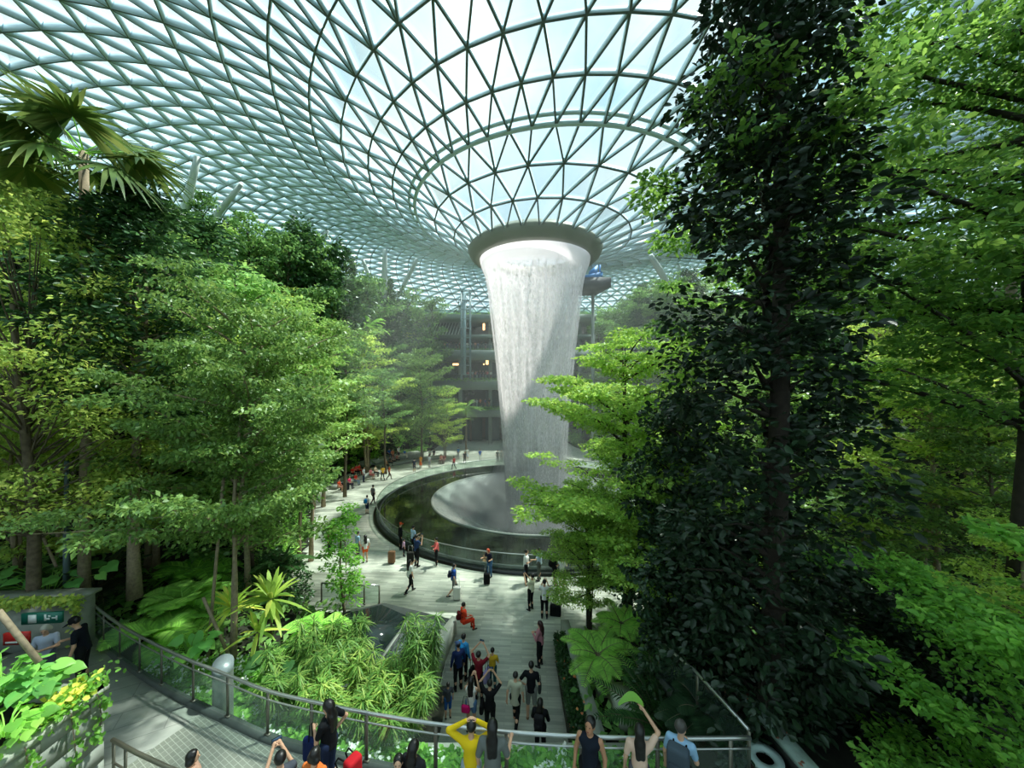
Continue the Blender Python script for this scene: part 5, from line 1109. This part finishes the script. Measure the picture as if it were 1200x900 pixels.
    if res < .02:
        for sx in SX: m = MB(); mm_ = MB(); mm_.lathe([(.001, -.009), (.007, -.006), (.009, 0), (.007, .006), (.001, .009)], n=8); m.add(np.concatenate(mm_.v)+hd+Rt@np.array([.03*sx, .088, .02]), mm_.f[0]); m.build('eye', EYE, t, True)
        m = MB(); m.tube([hd+Rt@np.array([-.022, .082, -.055]), hd+Rt@np.array([0, .09, -.057]), hd+Rt@np.array([.022, .082, -.055])], [.004, .007, .004], 6); m.build('mouth', LIP, t, True)
    # top
    T_f = Field(lo, hi, res); e_ = .016; zb_ = .80 if long_top else .92
    T_f.cap(up([0, 0, zb_]), up([0, .0, 1.12]), .152 if not long_top else .17, .128, .05).cap(up([0, 0, 1.12]), up([0, .01, 1.32]), .128, .143, .05).cap(up([-.11, .0, 1.37]), up([.11, .0, 1.37]), .09, .09, .05)
    if sleeve > 0:
        for i in (0, 1):
            e, w = AR[i]; q = sh[i]+(e-sh[i])*min(1, sleeve/.6); T_f.cap(sh[i]+[0, 0, 0], q, .064, .056, .03)
            if sleeve > .6: T_f.cap(e, e+(w-e)*(sleeve-.6)/.4, .05, .038, .02)
    T_f.ell(up([0, .02, 1.50]), (.066, .07, .055), .01, cut=True); ax = norm(up([0, 0, 1.3])-up([0, 0, 1.0])); T_f.plane(up([0, 0, zb_-.02]), -ax)
    r_ = T_f.nets()
    if r_ is not None: m = MB(); m.add(*r_); m.build('dress' if low == 'dress' else 'shirt', cloth(top), t, True)
    # lower garment
    L_f = Field(lo, hi, res); fr_ = dict(trousers=1.0, shorts=.55, hot=.25, skirt=.5, dress=.75, jeans=1.0)[low]
    if low in ('skirt', 'dress') and not sit: L_f.cap([0, 0, hz+.06], [0, .02, hz-.85*fr_+.1], .135, .20, .03).plane([0, 0, hz-.85*fr_+.06], [0, 0, -1])
    else:
        L_f.cap(hip[0]+[0, 0, .06], hip[1]+[0, 0, .06], .105, .105, .05)
        for i in (0, 1):
            f1 = min(1, fr_/.5); L_f.cap(hip[i], hip[i]+(kn[i]-hip[i])*f1, .10, .10-.034*f1, .03)
            if fr_ > .5: f2 = (fr_-.5)/.5*.93; L_f.cap(kn[i], kn[i]+(an[i]-kn[i])*f2, .066, .052, .03)
        if not sit: L_f.plane([0, 0, hz+.13], [0, 0, 1])
    r_ = L_f.nets()
    if r_ is not None: m = MB(); m.add(*r_); m.build({'jeans': 'trousers', 'hot': 'shorts', 'dress': 'skirt'}.get(low, low), cloth(lowc), t, True)
    for i in (0, 1):
        S_ = Field(an[i]-[.1, .15, .12], an[i]+[.1, .26, .08], min(res, .02)); S_.cap(an[i]+[0, -.03, -.03], an[i]+[0, .15, -.048], .044, .034, .02).plane([0, 0, max(0, an[i][2]-.08)], [0, 0, -1]); r_ = S_.nets()
        if r_ is not None: m = MB(); m.add(*r_); m.build('shoe', shoes, t, True)
    t['_hd'] = 0; del t['_hd']
    # where things worn or held go
    Rw = rotz(-math.radians(face))*1.0; o = np.array([x, y, z]); W = lambda p: o+Rw@(np.array(p)*s)
    return dict(t=t, W=W, face=face, hands=[W(a_[1]+norm(a_[1]-a_[0])*.1) for a_ in AR], back=W(up([0, -.21, 1.24])), s=s, side=W([.24, .02, .9]))
def softbox(name, lab, cat, c, size, face, col, rd=.05, parts=None, group=None, res=.02):
    t = thing(name, lab, cat, tuple(c), -math.radians(face), group); f = Field(-np.array(size)/2-.06, np.array(size)/2+.06, res); f.box((0, 0, 0), np.array(size)/2, np.eye(3), rd); m = MB(); m.add(*f.nets()); m.build('body', cloth(col), t, True)
    w, d, h = size; m = MB()
    if cat in ('backpack',):
        for sx in (-1, 1): m.tube([(sx*.09, d/2-.02, h/2-.05), (sx*.11, d/2+.16, h/2-.06), (sx*.11, d/2+.25, h/2-.2), (sx*.1, d/2+.02, -h/2+.1)], .016, 6)
        m.build('strap', cloth((20, 20, 22)), t)
        m = MB(); m.box((0, -d/2-.01, -.08), (w*.7, .05, h*.4)); m.build('front_pocket', cloth(tuple(int(v*.9) for v in col)), t)
    elif cat == 'suitcase':
        m.tube([(-w*.3, 0, h/2), (-w*.3, 0, h/2+.38), (w*.3, 0, h/2+.38), (w*.3, 0, h/2)], .012, 6); m.build('handle', MT['rail'], t)
        for sx in (-1, 1):
            m = MB(); m.tube([(sx*w*.35-.02, 0, -h/2-.02), (sx*w*.35+.02, 0, -h/2-.02)], .035, 10); m.build('wheel', cloth(BLACK), t)
    else:
        m.tube([(-w*.4, 0, h/2-.03), (-w*.2, 0, h/2+.25), (w*.2, 0, h/2+.25), (w*.4, 0, h/2-.03)], .010, 6); m.build('strap', cloth((24, 24, 26)), t)
    return t
def backpack(P, lab, col, sz=(.28, .15, .42)): return softbox('backpack', lab, 'backpack', P['back'], np.array(sz)*P['s'], P['face'], col)
def suitcase(lab, px, py, h, col, face=0, z=.03, w=None):
    p = gz(px, py, z); return softbox('suitcase', lab, 'suitcase', (p[0], p[1], z+h*.43+.05), (w or h*.52, h*.32, h*.86), face, col, .03)
def phone(P, lab, hand=1):
    c = (P['hands'][0]+P['hands'][1])/2 if hand == 2 else P['hands'][hand]; t = thing('phone', lab, 'phone', tuple(c+[0, 0, .03]), -math.radians(P['face'])); m = MB(); m.box((0, 0, 0), (.15, .012, .075)); m.build('case', cloth(BLACK), t); m = MB(); m.box((0, -.0075, 0), (.14, .003, .066)); m.build('screen', plain('phone_screen', (60, 84, 110), .1), t)
def pp(lab, px, py, face, H=1.68, z=.03, **kw):
    p = gz(px, py, z); return person(lab, p[0], p[1], z, face, H, **kw)
# ---- on the plaza
S = (184, 150, 150)
pp('person in black with orange-red cap standing at the pool rail behind the small child', 469, 644, 70, 1.7, top=BLACK, sleeve=1, cap=(206, 84, 44))
pp('small child in lilac top standing between the person in black and the photographing man', 473, 652, 60, 1.05, top=(200, 160, 190), low='jeans')
suitcase('brown suitcase standing alone on the plaza left of the pool rail', 459, 660, .75, (128, 96, 72))
suitcase('dark suitcase beside the man photographing at the rail', 481, 661, .75, (40, 40, 36))
P = pp('person in light blue shirt leaning on the pool rail behind the man in navy', 484, 646, 40, 1.6, top=(168, 196, 222), arms='rail')
P = pp('tall man in navy shirt photographing the fall at the pool rail', 488, 664, 40, 1.82, top=(38, 58, 96), arms='photo', shoes=SHOE); phone(P, 'phone held up by the man in navy shirt at the rail', 2)
pp('woman in red checked shirt and black trousers with white shoes by the pool rail', 511.5, 663, 250, 1.62, top=(206, 96, 92), arms=('out', 'fold'), sleeve=1, shoes=cloth(WHITE))
pp('person with orange hair leaning on a black suitcase at the pool rail', 574, 676, 215, 1.6, top=(30, 32, 48), lowc=(64, 100, 140), low='jeans', arms='rail', hairm=plain('orange_hair', (190, 76, 40), .5), lean=14, hair='bob')
suitcase('black suitcase in front of the person with orange hair', 570.5, 685, .62, (18, 18, 20))
P = pp('woman in white top and black trousers walking on the plaza, holding up a phone', 480, 695, 40, 1.66, pose='walk', top=WHITE, arms=('photo', 'down'), hair='long'); phone(P, 'phone held by the walking woman in white top', 0)
P = pp('woman in blue shirt and shorts with small backpack pulling a white suitcase', 531.5, 699, 70, 1.6, pose='walk', top=(44, 84, 160), low='shorts', lowc=(120, 122, 120), arms=('down', 'down')); backpack(P, 'small dark backpack on the woman in blue shirt', (36, 40, 60), (.24, .13, .32))
suitcase('white suitcase pulled by the woman in blue shirt', 535.5, 703, .68, (214, 214, 204))
pp('man in white shirt and black trousers facing right at the pool rail', 616.5, 684, 95, 1.78, top=(236, 236, 232), arms=('down', 'fold'))
P = pp('man in pale blue shirt and grey trousers with one hand on the rail', 632, 680, 290, 1.74, top=(196, 214, 232), lowc=(92, 98, 92), arms=('out', 'hip'))
P = pp('man in black shirt and shorts with black backpack at the pool rail', 650, 686, 80, 1.68, top=BLACK, low='shorts', arms='fold'); backpack(P, 'black backpack worn by the man in shorts at the rail', (16, 16, 18))
pp('woman in white top and black shorts beside the man with black backpack', 658.5, 689, 20, 1.6, top=(230, 232, 222), low='hot', shoes=cloth(WHITE), arms='photo')
P = pp('man in cream shirt and black trousers leaning back to photograph, middle of the plaza', 622, 715, 310, 1.72, top=(232, 230, 202), arms='photo', lean=-8, nod=-15); phone(P, 'phone raised by the man in cream shirt', 2)
pp('man in white shirt and black trousers standing beside the black trolley bag', 638, 725, 10, 1.72, top=(238, 238, 236), arms='photo')
t_ = softbox('trolley_bag', 'black trolley bag with tall thin handle standing on the plaza', 'bag', tuple(gz(651, 722)+[0, 0, .27]), (.5, .3, .46), 10, (20, 20, 22), .06); m = MB(); m.tube([(-.2, 0, .2), (-.2, 0, 1.1)], .012, 6); m.build('pull_handle', MT['rail'], t_)
pp('woman in mauve top and black leggings with long red-black hair, holding a phone', 633, 781, 300, 1.66, top=(176, 120, 130), sleeve=1, arms='fold', hair='long', hairm=plain('dark_red_hair', (48, 18, 18), .4), res=.02)
P = pp('person in bright orange-red dress sitting on the cascade bench edge', 543, 741, 60, 1.6, pose='sit', top=(214, 62, 34), lowc=(214, 62, 34), arms='lap', z=.18); backpack(P, 'dark red backpack on the person in orange-red dress', (90, 20, 24), (.26, .14, .34))
pp('man in navy jacket and cap standing beside the blue backpack', 537, 809, 330, 1.62, top=(28, 44, 88), sleeve=1, arms='down', cap=(72, 92, 130), res=.02)
P = pp('person just behind the man in navy jacket, wearing a bright blue backpack', 543, 797, 30, 1.6, top=(60, 150, 210), sleeve=1, res=.02); backpack(P, 'bright sky-blue backpack beside the cascade edge', (40, 150, 220), (.34, .2, .46))
pp('small child in grey shirt and blue shorts looking up by the lower cascade edge', 525, 842, 340, 1.12, top=(70, 74, 82), low='shorts', lowc=(40, 92, 170), nod=-20, res=.02, sleeve=.4)
P = pp('woman in maroon top photographing with both arms raised overhead', 561, 823, 20, 1.66, top=(120, 26, 40), arms='up', nod=-20, res=.02); phone(P, 'phone held high by the woman in maroon', 2)
softbox('shoulder_bag', 'black shoulder bag on the left side of the woman in maroon', 'bag', P['W']([-.26, -.02, .98]), (.12, .3, .32), 20, (18, 18, 20)); softbox('tote_bag', 'lilac tote bag on the right side of the woman in maroon', 'bag', P['W']([.30, -.02, 1.02]), (.12, .36, .38), 20, (150, 140, 190))
pp('girl in mustard shirt, teal jeans and pink shoes', 577, 808, 10, 1.4, top=(206, 168, 44), low='jeans', lowc=(30, 76, 82), arms=('fold', 'fold'), shoes=cloth((220, 40, 90)), res=.02)
P = pp('woman in white vest and denim shorts with long dark hair, photographing', 552, 858, 10, 1.62, top=(236, 232, 228), sleeve=0, low='hot', lowc=(92, 124, 168), arms='photo', hair='long', res=.02); softbox('pink_bag', 'bright pink bag slung low on the woman in denim shorts', 'bag', P['W']([-.12, -.20, .90]), (.26, .1, .22), 10, (214, 26, 110))
P = pp('woman in black with both arms raised holding a phone, near the railing', 574, 862, 5, 1.62, top=BLACK, arms='up', sleeve=.5, res=.02); phone(P, 'phone raised by the woman in black near the railing', 2)
softbox('black_bag', 'black bag hanging at the hip of the woman with raised arms', 'bag', P['W']([-.24, -.08, .95]), (.12, .3, .26), 5, (18, 18, 20))
pp('woman in beige tunic and black trousers walking away', 604, 851, 15, 1.62, pose='walk', top=(186, 186, 164), arms=('swingb', 'down'), long_top=True, res=.02, shoes=cloth((200, 150, 120)))
P = pp('man in black T-shirt and grey shorts seen from behind', 622.5, 843, 10, 1.76, top=(18, 20, 26), low='shorts', lowc=(128, 132, 128), arms=('hip', 'down'), res=.02, shoes=cloth((150, 120, 96)))
softbox('sling_bag', 'small dark sling bag at the hip of the man in grey shorts', 'bag', P['W']([.26, .0, 1.0]), (.1, .24, .26), 10, (44, 48, 50))
P = pp('woman in black with long black hair and backpack, lowest on the path', 633, 888, 15, 1.62, top=BLACK, sleeve=1, hair='long', long_top=True, res=.02, arms='fold'); backpack(P, 'dark backpack on the long-haired woman lowest on the path', (34, 34, 38))
pp('person in grey shirt walking on the left of the pool', 437, 591, 30, 1.7, pose='walk', top=(120, 116, 124), lowc=(60, 50, 54))
P = pp('boy in white shirt and dark shorts with blue backpack left of the pool', 430, 602, 20, 1.5, top=WHITE, low='shorts', lowc=(30, 40, 70)); backpack(P, 'bright blue backpack on the boy left of the pool', (36, 140, 214), (.3, .18, .36))
pp('person with orange shorts and long dark hair half hidden by the sapling', 428, 659, 330, 1.6, top=WHITE, low='hot', lowc=(220, 96, 50), hair='long')
pp('person in pale blue shirt half hidden by the sapling', 419, 655, 40, 1.65, top=(150, 186, 210), lowc=(70, 74, 80))
pp('person in brown at the left of the sapling, partly hidden', 386, 650, 90, 1.65, top=(120, 84, 76), lowc=BLACK)
pp('dark figure standing among the trunks right of the plaza', 738, 712, 0, 1.7, top=BLACK)
pp('person in pink sitting beyond the trunks right of the plaza', 772, 690, 300, 1.6, top=(214, 150, 150), lowc=(200, 190, 180))
# ---- rear benches and groups
def bb(lab, px, py, face, H=1.62, z=.03, **kw): return pp(lab, px, py, face, H, z, res=.032, **kw)
RED, PINK = (222, 56, 44), (226, 70, 110)
bb('person in orange-red top sitting at the near end of the stone bench', 397, 576, 100, pose='sit', top=(226, 92, 62), low='shorts', lowc=(196, 150, 130), arms='lap')
bb('person in hot pink sitting second from the near end of the bench', 409, 572, 105, pose='sit', top=PINK, lowc=(40, 40, 60), arms='lap')
bb('person in red top and jeans sitting third on the bench', 416.5, 568, 105, pose='sit', top=RED, low='jeans', lowc=(120, 140, 160), arms='lap')
softbox('black_case', 'black boxy case standing at the near end of the stone bench', 'case', tuple(gz(404, 574)+[0, 0, .35]), (.8, .5, .7), 20, (34, 36, 38), .06)
bb('red-shirted person at the back left of the red group', 413, 560, 120, z=.45, pose='sit', top=RED, lowc=BLACK, arms='fold'); bb('red-shirted person in the middle back of the red group', 417, 557, 110, z=.45, pose='sit', top=(226, 80, 66), lowc=BLACK, arms='fold'); bb('red-shirted person at the right of the red group', 420.5, 556, 100, z=.45, pose='sit', top=RED, lowc=(180, 40, 40), arms='lap')
bb('person in white top and dark jeans standing at the middle of the bench', 426, 565, 90, H=1.65, top=(220, 222, 226), low='jeans', lowc=(44, 56, 80))
bb('person in pink checks sitting right of the person in white', 434, 561, 110, pose='sit', top=(222, 140, 146), low='shorts', lowc=(210, 120, 120), arms='lap'); bb('person in cream sitting at the end of the first bench', 439.5, 558, 110, pose='sit', top=(226, 206, 180), lowc=(60, 60, 60), arms='lap')
bb('person in yellow-orange top walking past the first bench', 448.5, 563, 320, top=(238, 186, 70), lowc=(40, 42, 48), pose='walk'); bb('person in rusty orange shirt walking beside the one in yellow', 456, 562, 60, top=(200, 100, 70), lowc=(80, 60, 56), pose='walk')
for (px, py, f, c, lab) in [(452, 549, 100, (214, 150, 110), 'person in tan sitting leftmost of the seated middle group'), (456.5, 546, 100, (60, 50, 56), 'person in dark top sitting in the seated middle group'), (460.5, 544, 110, (220, 190, 200), 'person in pale pink sitting in the seated middle group'), (465, 542.5, 110, (216, 120, 120), 'person in rose sitting rightmost of the seated middle group')]: bb(lab, px, py, f, pose='sit', top=c, lowc=BLACK, arms='lap')
bb('person in blue sitting at the back of the raised step', 456, 536, 140, z=.8, pose='sit', top=(30, 110, 190), lowc=NAVY, arms='lap'); bb('person in orange sitting next to the one in blue on the raised step', 460, 537, 150, z=.8, pose='sit', top=(220, 130, 90), lowc=(150, 90, 80), arms='lap')
bb('person in white shirt standing on the raised step', 467, 537, 120, z=.8, top=WHITE, low='shorts', lowc=BLACK); bb('person in blue shirt and light trousers perched on the raised step', 474, 537, 110, z=.8, top=(30, 100, 180), lowc=(200, 196, 186), pose='sit', arms='lap')
bb('person in dark blue with blue bag standing near the yellow-orange person', 485.5, 553, 330, top=(28, 36, 60), low='shorts', lowc=(30, 34, 50)); bb('person in yellow-orange outfit standing at the rear of the plaza', 493, 548, 200, top=(240, 160, 40), low='dress', lowc=(236, 110, 40), hair='bob'); bb('person in pale grey standing right of the yellow-orange outfit', 503, 548, 20, top=(190, 196, 204), lowc=(130, 132, 144))
for (px, py, f, c, lab) in [(504, 536, 180, WHITE, 'person in white sitting leftmost on the rear step'), (508.5, 536, 180, (40, 40, 46), 'person in black sitting between two others on the rear step'), (517, 543, 190, (226, 150, 130), 'person in salmon sitting on the rear bench'), (520.5, 543, 190, (150, 80, 80), 'person in brown-red sitting beside the one in salmon')]: bb(lab, px, py, f, pose='sit', top=c, lowc=(120, 90, 90), arms='lap')
bb('person in red shirt walking left of the pool rail at the rear', 532, 550, 300, top=(206, 50, 48), lowc=(50, 60, 56), pose='walk'); bb('person in blue top at the rear below the feather palm', 537, 537, 200, top=(70, 130, 190), lowc=(200, 200, 200)); bb('person in white dress standing below the feather palm', 547.5, 538, 180, top=WHITE, low='dress', lowc=(220, 224, 228)); bb('person in black beside the one in white dress', 544.5, 543, 180, top=BLACK)
bb('person in bright blue shirt and white trousers alone on the rear plaza', 562.5, 540, 180, top=(40, 96, 180), lowc=WHITE); bb('grey-clad person at the left edge of the falling water, rear plaza', 583, 541, 180, top=(110, 116, 112), lowc=(90, 92, 90)); bb('person in pale clothes beside the grey-clad one at the rear plaza', 587.5, 541, 180, top=(190, 192, 180), lowc=(170, 170, 160))
# ---- tiny people along the mall balconies
cols = [(222, 150, 120), (40, 44, 60), WHITE, (60, 70, 130), (120, 60, 60), (180, 186, 190), (30, 30, 34), (204, 110, 110)]
for row, (yb, nn_, x0, x1) in enumerate([(411, 12, 518, 571), (445, 12, 540, 576), (478, 5, 552, 575)]):
    lv = ['upper', 'middle', 'lower'][row]
    for i in range(nn_):
        px = x0+(x1-x0)*(i+.5)/nn_+rng.uniform(-1, 1); d_ = BD+(-.7 if row != 0 else -1.1); p = at(px, yb, d_)
        person('tiny person standing at the %s mall balcony rail' % lv, p[0], d_+.55, p[2]+.02, 180+rng.uniform(-50, 50), rng.uniform(1.55, 1.75), top=cols[(i*3+row) % 8], lowc=cols[(i+4) % 8], arms='rail', res=.05, group='people at the %s mall balcony' % lv)
# ---- on the walkway in front
def wp(lab, x, y, face, H, **kw):
    kw.setdefault('res', .013); kw.setdefault('fingers', True); return person(lab, x, y, floor_z(x)+.01, face, H, **kw)
wp('man in black T-shirt and cap looking down at the elderly woman, left', -11.2, 9.45, 245, 1.86, top=(20, 24, 34), lowc=BLACK, cap=(14, 14, 16), lean=8, nod=25, arms=('down', 'fold'))
wp('elderly woman with short white hair and blue-white patterned blouse at far left', -12.1, 9.4, 150, 1.68, top=(170, 180, 200), lowc=(90, 96, 110), hair='bob', hairm=GREYH, nod=25, arms='fold')
P = wp('woman in black T-shirt and jeans with long black hair leaning on the railing', -3.42, 6.75, 285, 1.72, top=(22, 24, 28), low='jeans', lowc=(36, 48, 78), hair='long', arms=('fold', 'hip'), turn=0)
softbox('blue_bag', 'dark blue shopping bag held in front of the woman in black T-shirt', 'bag', P['W']([-.2, .22, .95]), (.12, .32, .44), 285, (20, 36, 82), .06)
P2 = P; rb_ = softbox('red_backpack', 'red backpack standing by the kerb behind the woman in jeans', 'backpack', (-2.95, 6.7, floor_z(-3)+.42), (.3, .22, .55), 300, (170, 24, 34), .06)
P = wp('man with short black hair holding up a phone with both hands, bottom left', -3.75, 5.85, 320, 1.70, top=(70, 74, 84), arms='photo', nod=-15); phone(P, 'phone held by the short-haired man at bottom left', 2)
wp('child with black hair in front of the jeans woman, only the head in view', -3.25, 5.95, 10, 1.6, top=(210, 110, 50), lowc=NAVY, hair='bob')
wp('person with dark bob seen from above at the bottom edge, beside the stair rail', -5.45, 6.15, 60, 1.52, top=(190, 150, 130), hair='bob')
wp('girl with headband and dark hair facing the camera at the bottom edge', -1.84, 5.85, 170, 1.5, top=(60, 60, 70), hair='pony', nod=-8); wp('person with long smooth black hair beside the girl with headband', -1.62, 5.95, 20, 1.62, top=(40, 40, 44), hair='long')
P = wp('man in yellow hooded top with both hands at his head, photographing over the railing', -.70, 6.22, 0, 1.66, top=(232, 196, 30), low='jeans', lowc=(150, 164, 172), arms='head', sleeve=1)
wp('woman in grey dress with long black hair resting an arm on the railing', -.33, 6.12, 5, 1.74, top=(112, 116, 112), low='dress', lowc=(112, 116, 112), hair='long', arms=('down', 'rail'), sleeve=.5, long_top=True)
wp('man in black sleeveless top with swept-back hair, turned back towards the camera', 1.32, 6.12, 205, 1.74, top=(24, 30, 42), sleeve=0, lowc=BLACK, arms='down', turn=10, nod=-12, skin='b')
P = wp('woman in peach blouse holding a big green leaf above her head', 2.15, 6.1, 15, 1.62, top=(226, 190, 168), arms=('down', 'up'), hair='long', lowc=(90, 90, 96))
hatc = P['hands'][1]; gl_ = thing('green_leaf', 'big green leaf held up over the head of the woman in peach', 'leaf', tuple(hatc)); m = MB(); k = np.linspace(0, 1, 9); V = []
for q in k: V += [(-.44*q+.05, -.04, .10*math.sin(q*3)+.02*0), (-.44*q+.05, .02, .10*math.sin(q*3)+.13*math.sin(PI*min(1, q*.9+.1)))]
m.add(V, [[2*i, 2*i+1, 2*i+3, 2*i+2] for i in range(8)]); m.build('blade', L_['lime'], gl_)
P = wp('grey-haired man in light blue shirt wearing a backpack, right end of the railing', 2.82, 6.05, 35, 1.72, top=(150, 188, 220), arms=('down', 'fold'), hairm=plain('greying_hair', (70, 66, 62), .5), turn=25); backpack(P, 'grey and black backpack on the man in light blue T-shirt', (70, 82, 92), (.34, .2, .5))
person('person bending over behind the bench beam in the shade, bottom right', 5.2, 8.3, 2.1, 250, 1.65, top=(150, 116, 96), lowc=(90, 80, 70), lean=55, arms='down', res=.016, fingers=True, nod=30)
# ---------------------------------------------------------------- camera, sky, sun
cam = bpy.data.cameras.new('camera'); co = bpy.data.objects.new('camera', cam); C.objects.link(co)
co.location = (0, 0, CAMZ); co.rotation_euler = (PI/2, 0, 0)
cam.sensor_width = 36; cam.lens = F/1200*36; cam.shift_y = (HY-450)/1200; cam.clip_end = 900; cam.clip_start = .05
SC.camera = co
w = bpy.data.worlds.new('sky'); SC.world = w; w.use_nodes = True; nt = w.node_tree; nt.nodes.clear(); Lk = nt.links
o_ = N(nt, 'ShaderNodeOutputWorld'); bg = N(nt, 'ShaderNodeBackground'); tc = N(nt, 'ShaderNodeTexCoord')
nz = N(nt, 'ShaderNodeTexNoise'); nz.inputs['Scale'].default_value = 2.2; nz.inputs['Detail'].default_value = 6; nz.inputs['Roughness'].default_value = .55
Lk.new(tc.outputs['Generated'], nz.inputs['Vector']); cr = N(nt, 'ShaderNodeValToRGB')
cr.color_ramp.elements[0].position = .40; cr.color_ramp.elements[0].color = (*lin((176, 214, 236)), 1); cr.color_ramp.elements[1].position = .62; cr.color_ramp.elements[1].color = (*lin((250, 252, 252)), 1)
Lk.new(nz.outputs['Fac'], cr.inputs[0])
sx = N(nt, 'ShaderNodeSeparateXYZ'); Lk.new(tc.outputs['Generated'], sx.inputs[0]); mr = N(nt, 'ShaderNodeMapRange'); mr.inputs['From Min'].default_value = -.02; mr.inputs['From Max'].default_value = .12
Lk.new(sx.outputs['Z'], mr.inputs['Value']); mx = N(nt, 'ShaderNodeMix', data_type='RGBA'); Lk.new(mr.outputs[0], mx.inputs['Factor'])
mx.inputs['A'].default_value = (*lin((150, 166, 160)), 1); Lk.new(cr.outputs[0], mx.inputs['B'])
Lk.new(mx.outputs['Result'], bg.inputs['Color']); bg.inputs['Strength'].default_value = 1.1; Lk.new(bg.outputs[0], o_.inputs['Surface'])
sun = bpy.data.lights.new('sun', 'SUN'); so = bpy.data.objects.new('sun', sun); C.objects.link(so); sun.energy = 8.0; sun.angle = math.radians(2.5); sun.color = (1, .95, .86)
from mathutils import Vector
so.rotation_euler = Vector((.40, .22, .89)).to_track_quat('Z', 'Y').to_euler()
vs = SC.view_settings; vs.view_transform = 'Standard'; vs.look = 'None'; vs.gamma = 1; vs.use_curve_mapping = False; vs.exposure = 0.72
cy = SC.cycles; cy.max_bounces = 7; cy.diffuse_bounces = 3; cy.glossy_bounces = 3; cy.transmission_bounces = 4; cy.transparent_max_bounces = 14; cy.volume_bounces = 0
cy.caustics_reflective = False; cy.caustics_refractive = False; cy.sample_clamp_indirect = 6
cy.use_denoising = True; cy.volume_step_rate = 4
print('OBJECTS', len(bpy.data.objects), 'POLYS', sum(len(m.polygons) for m in bpy.data.meshes))

for o in bpy.data.objects:
    if 'label' in o and not 4 <= len(o['label'].split()) <= 16: print('LONG', o.name, o['label'])
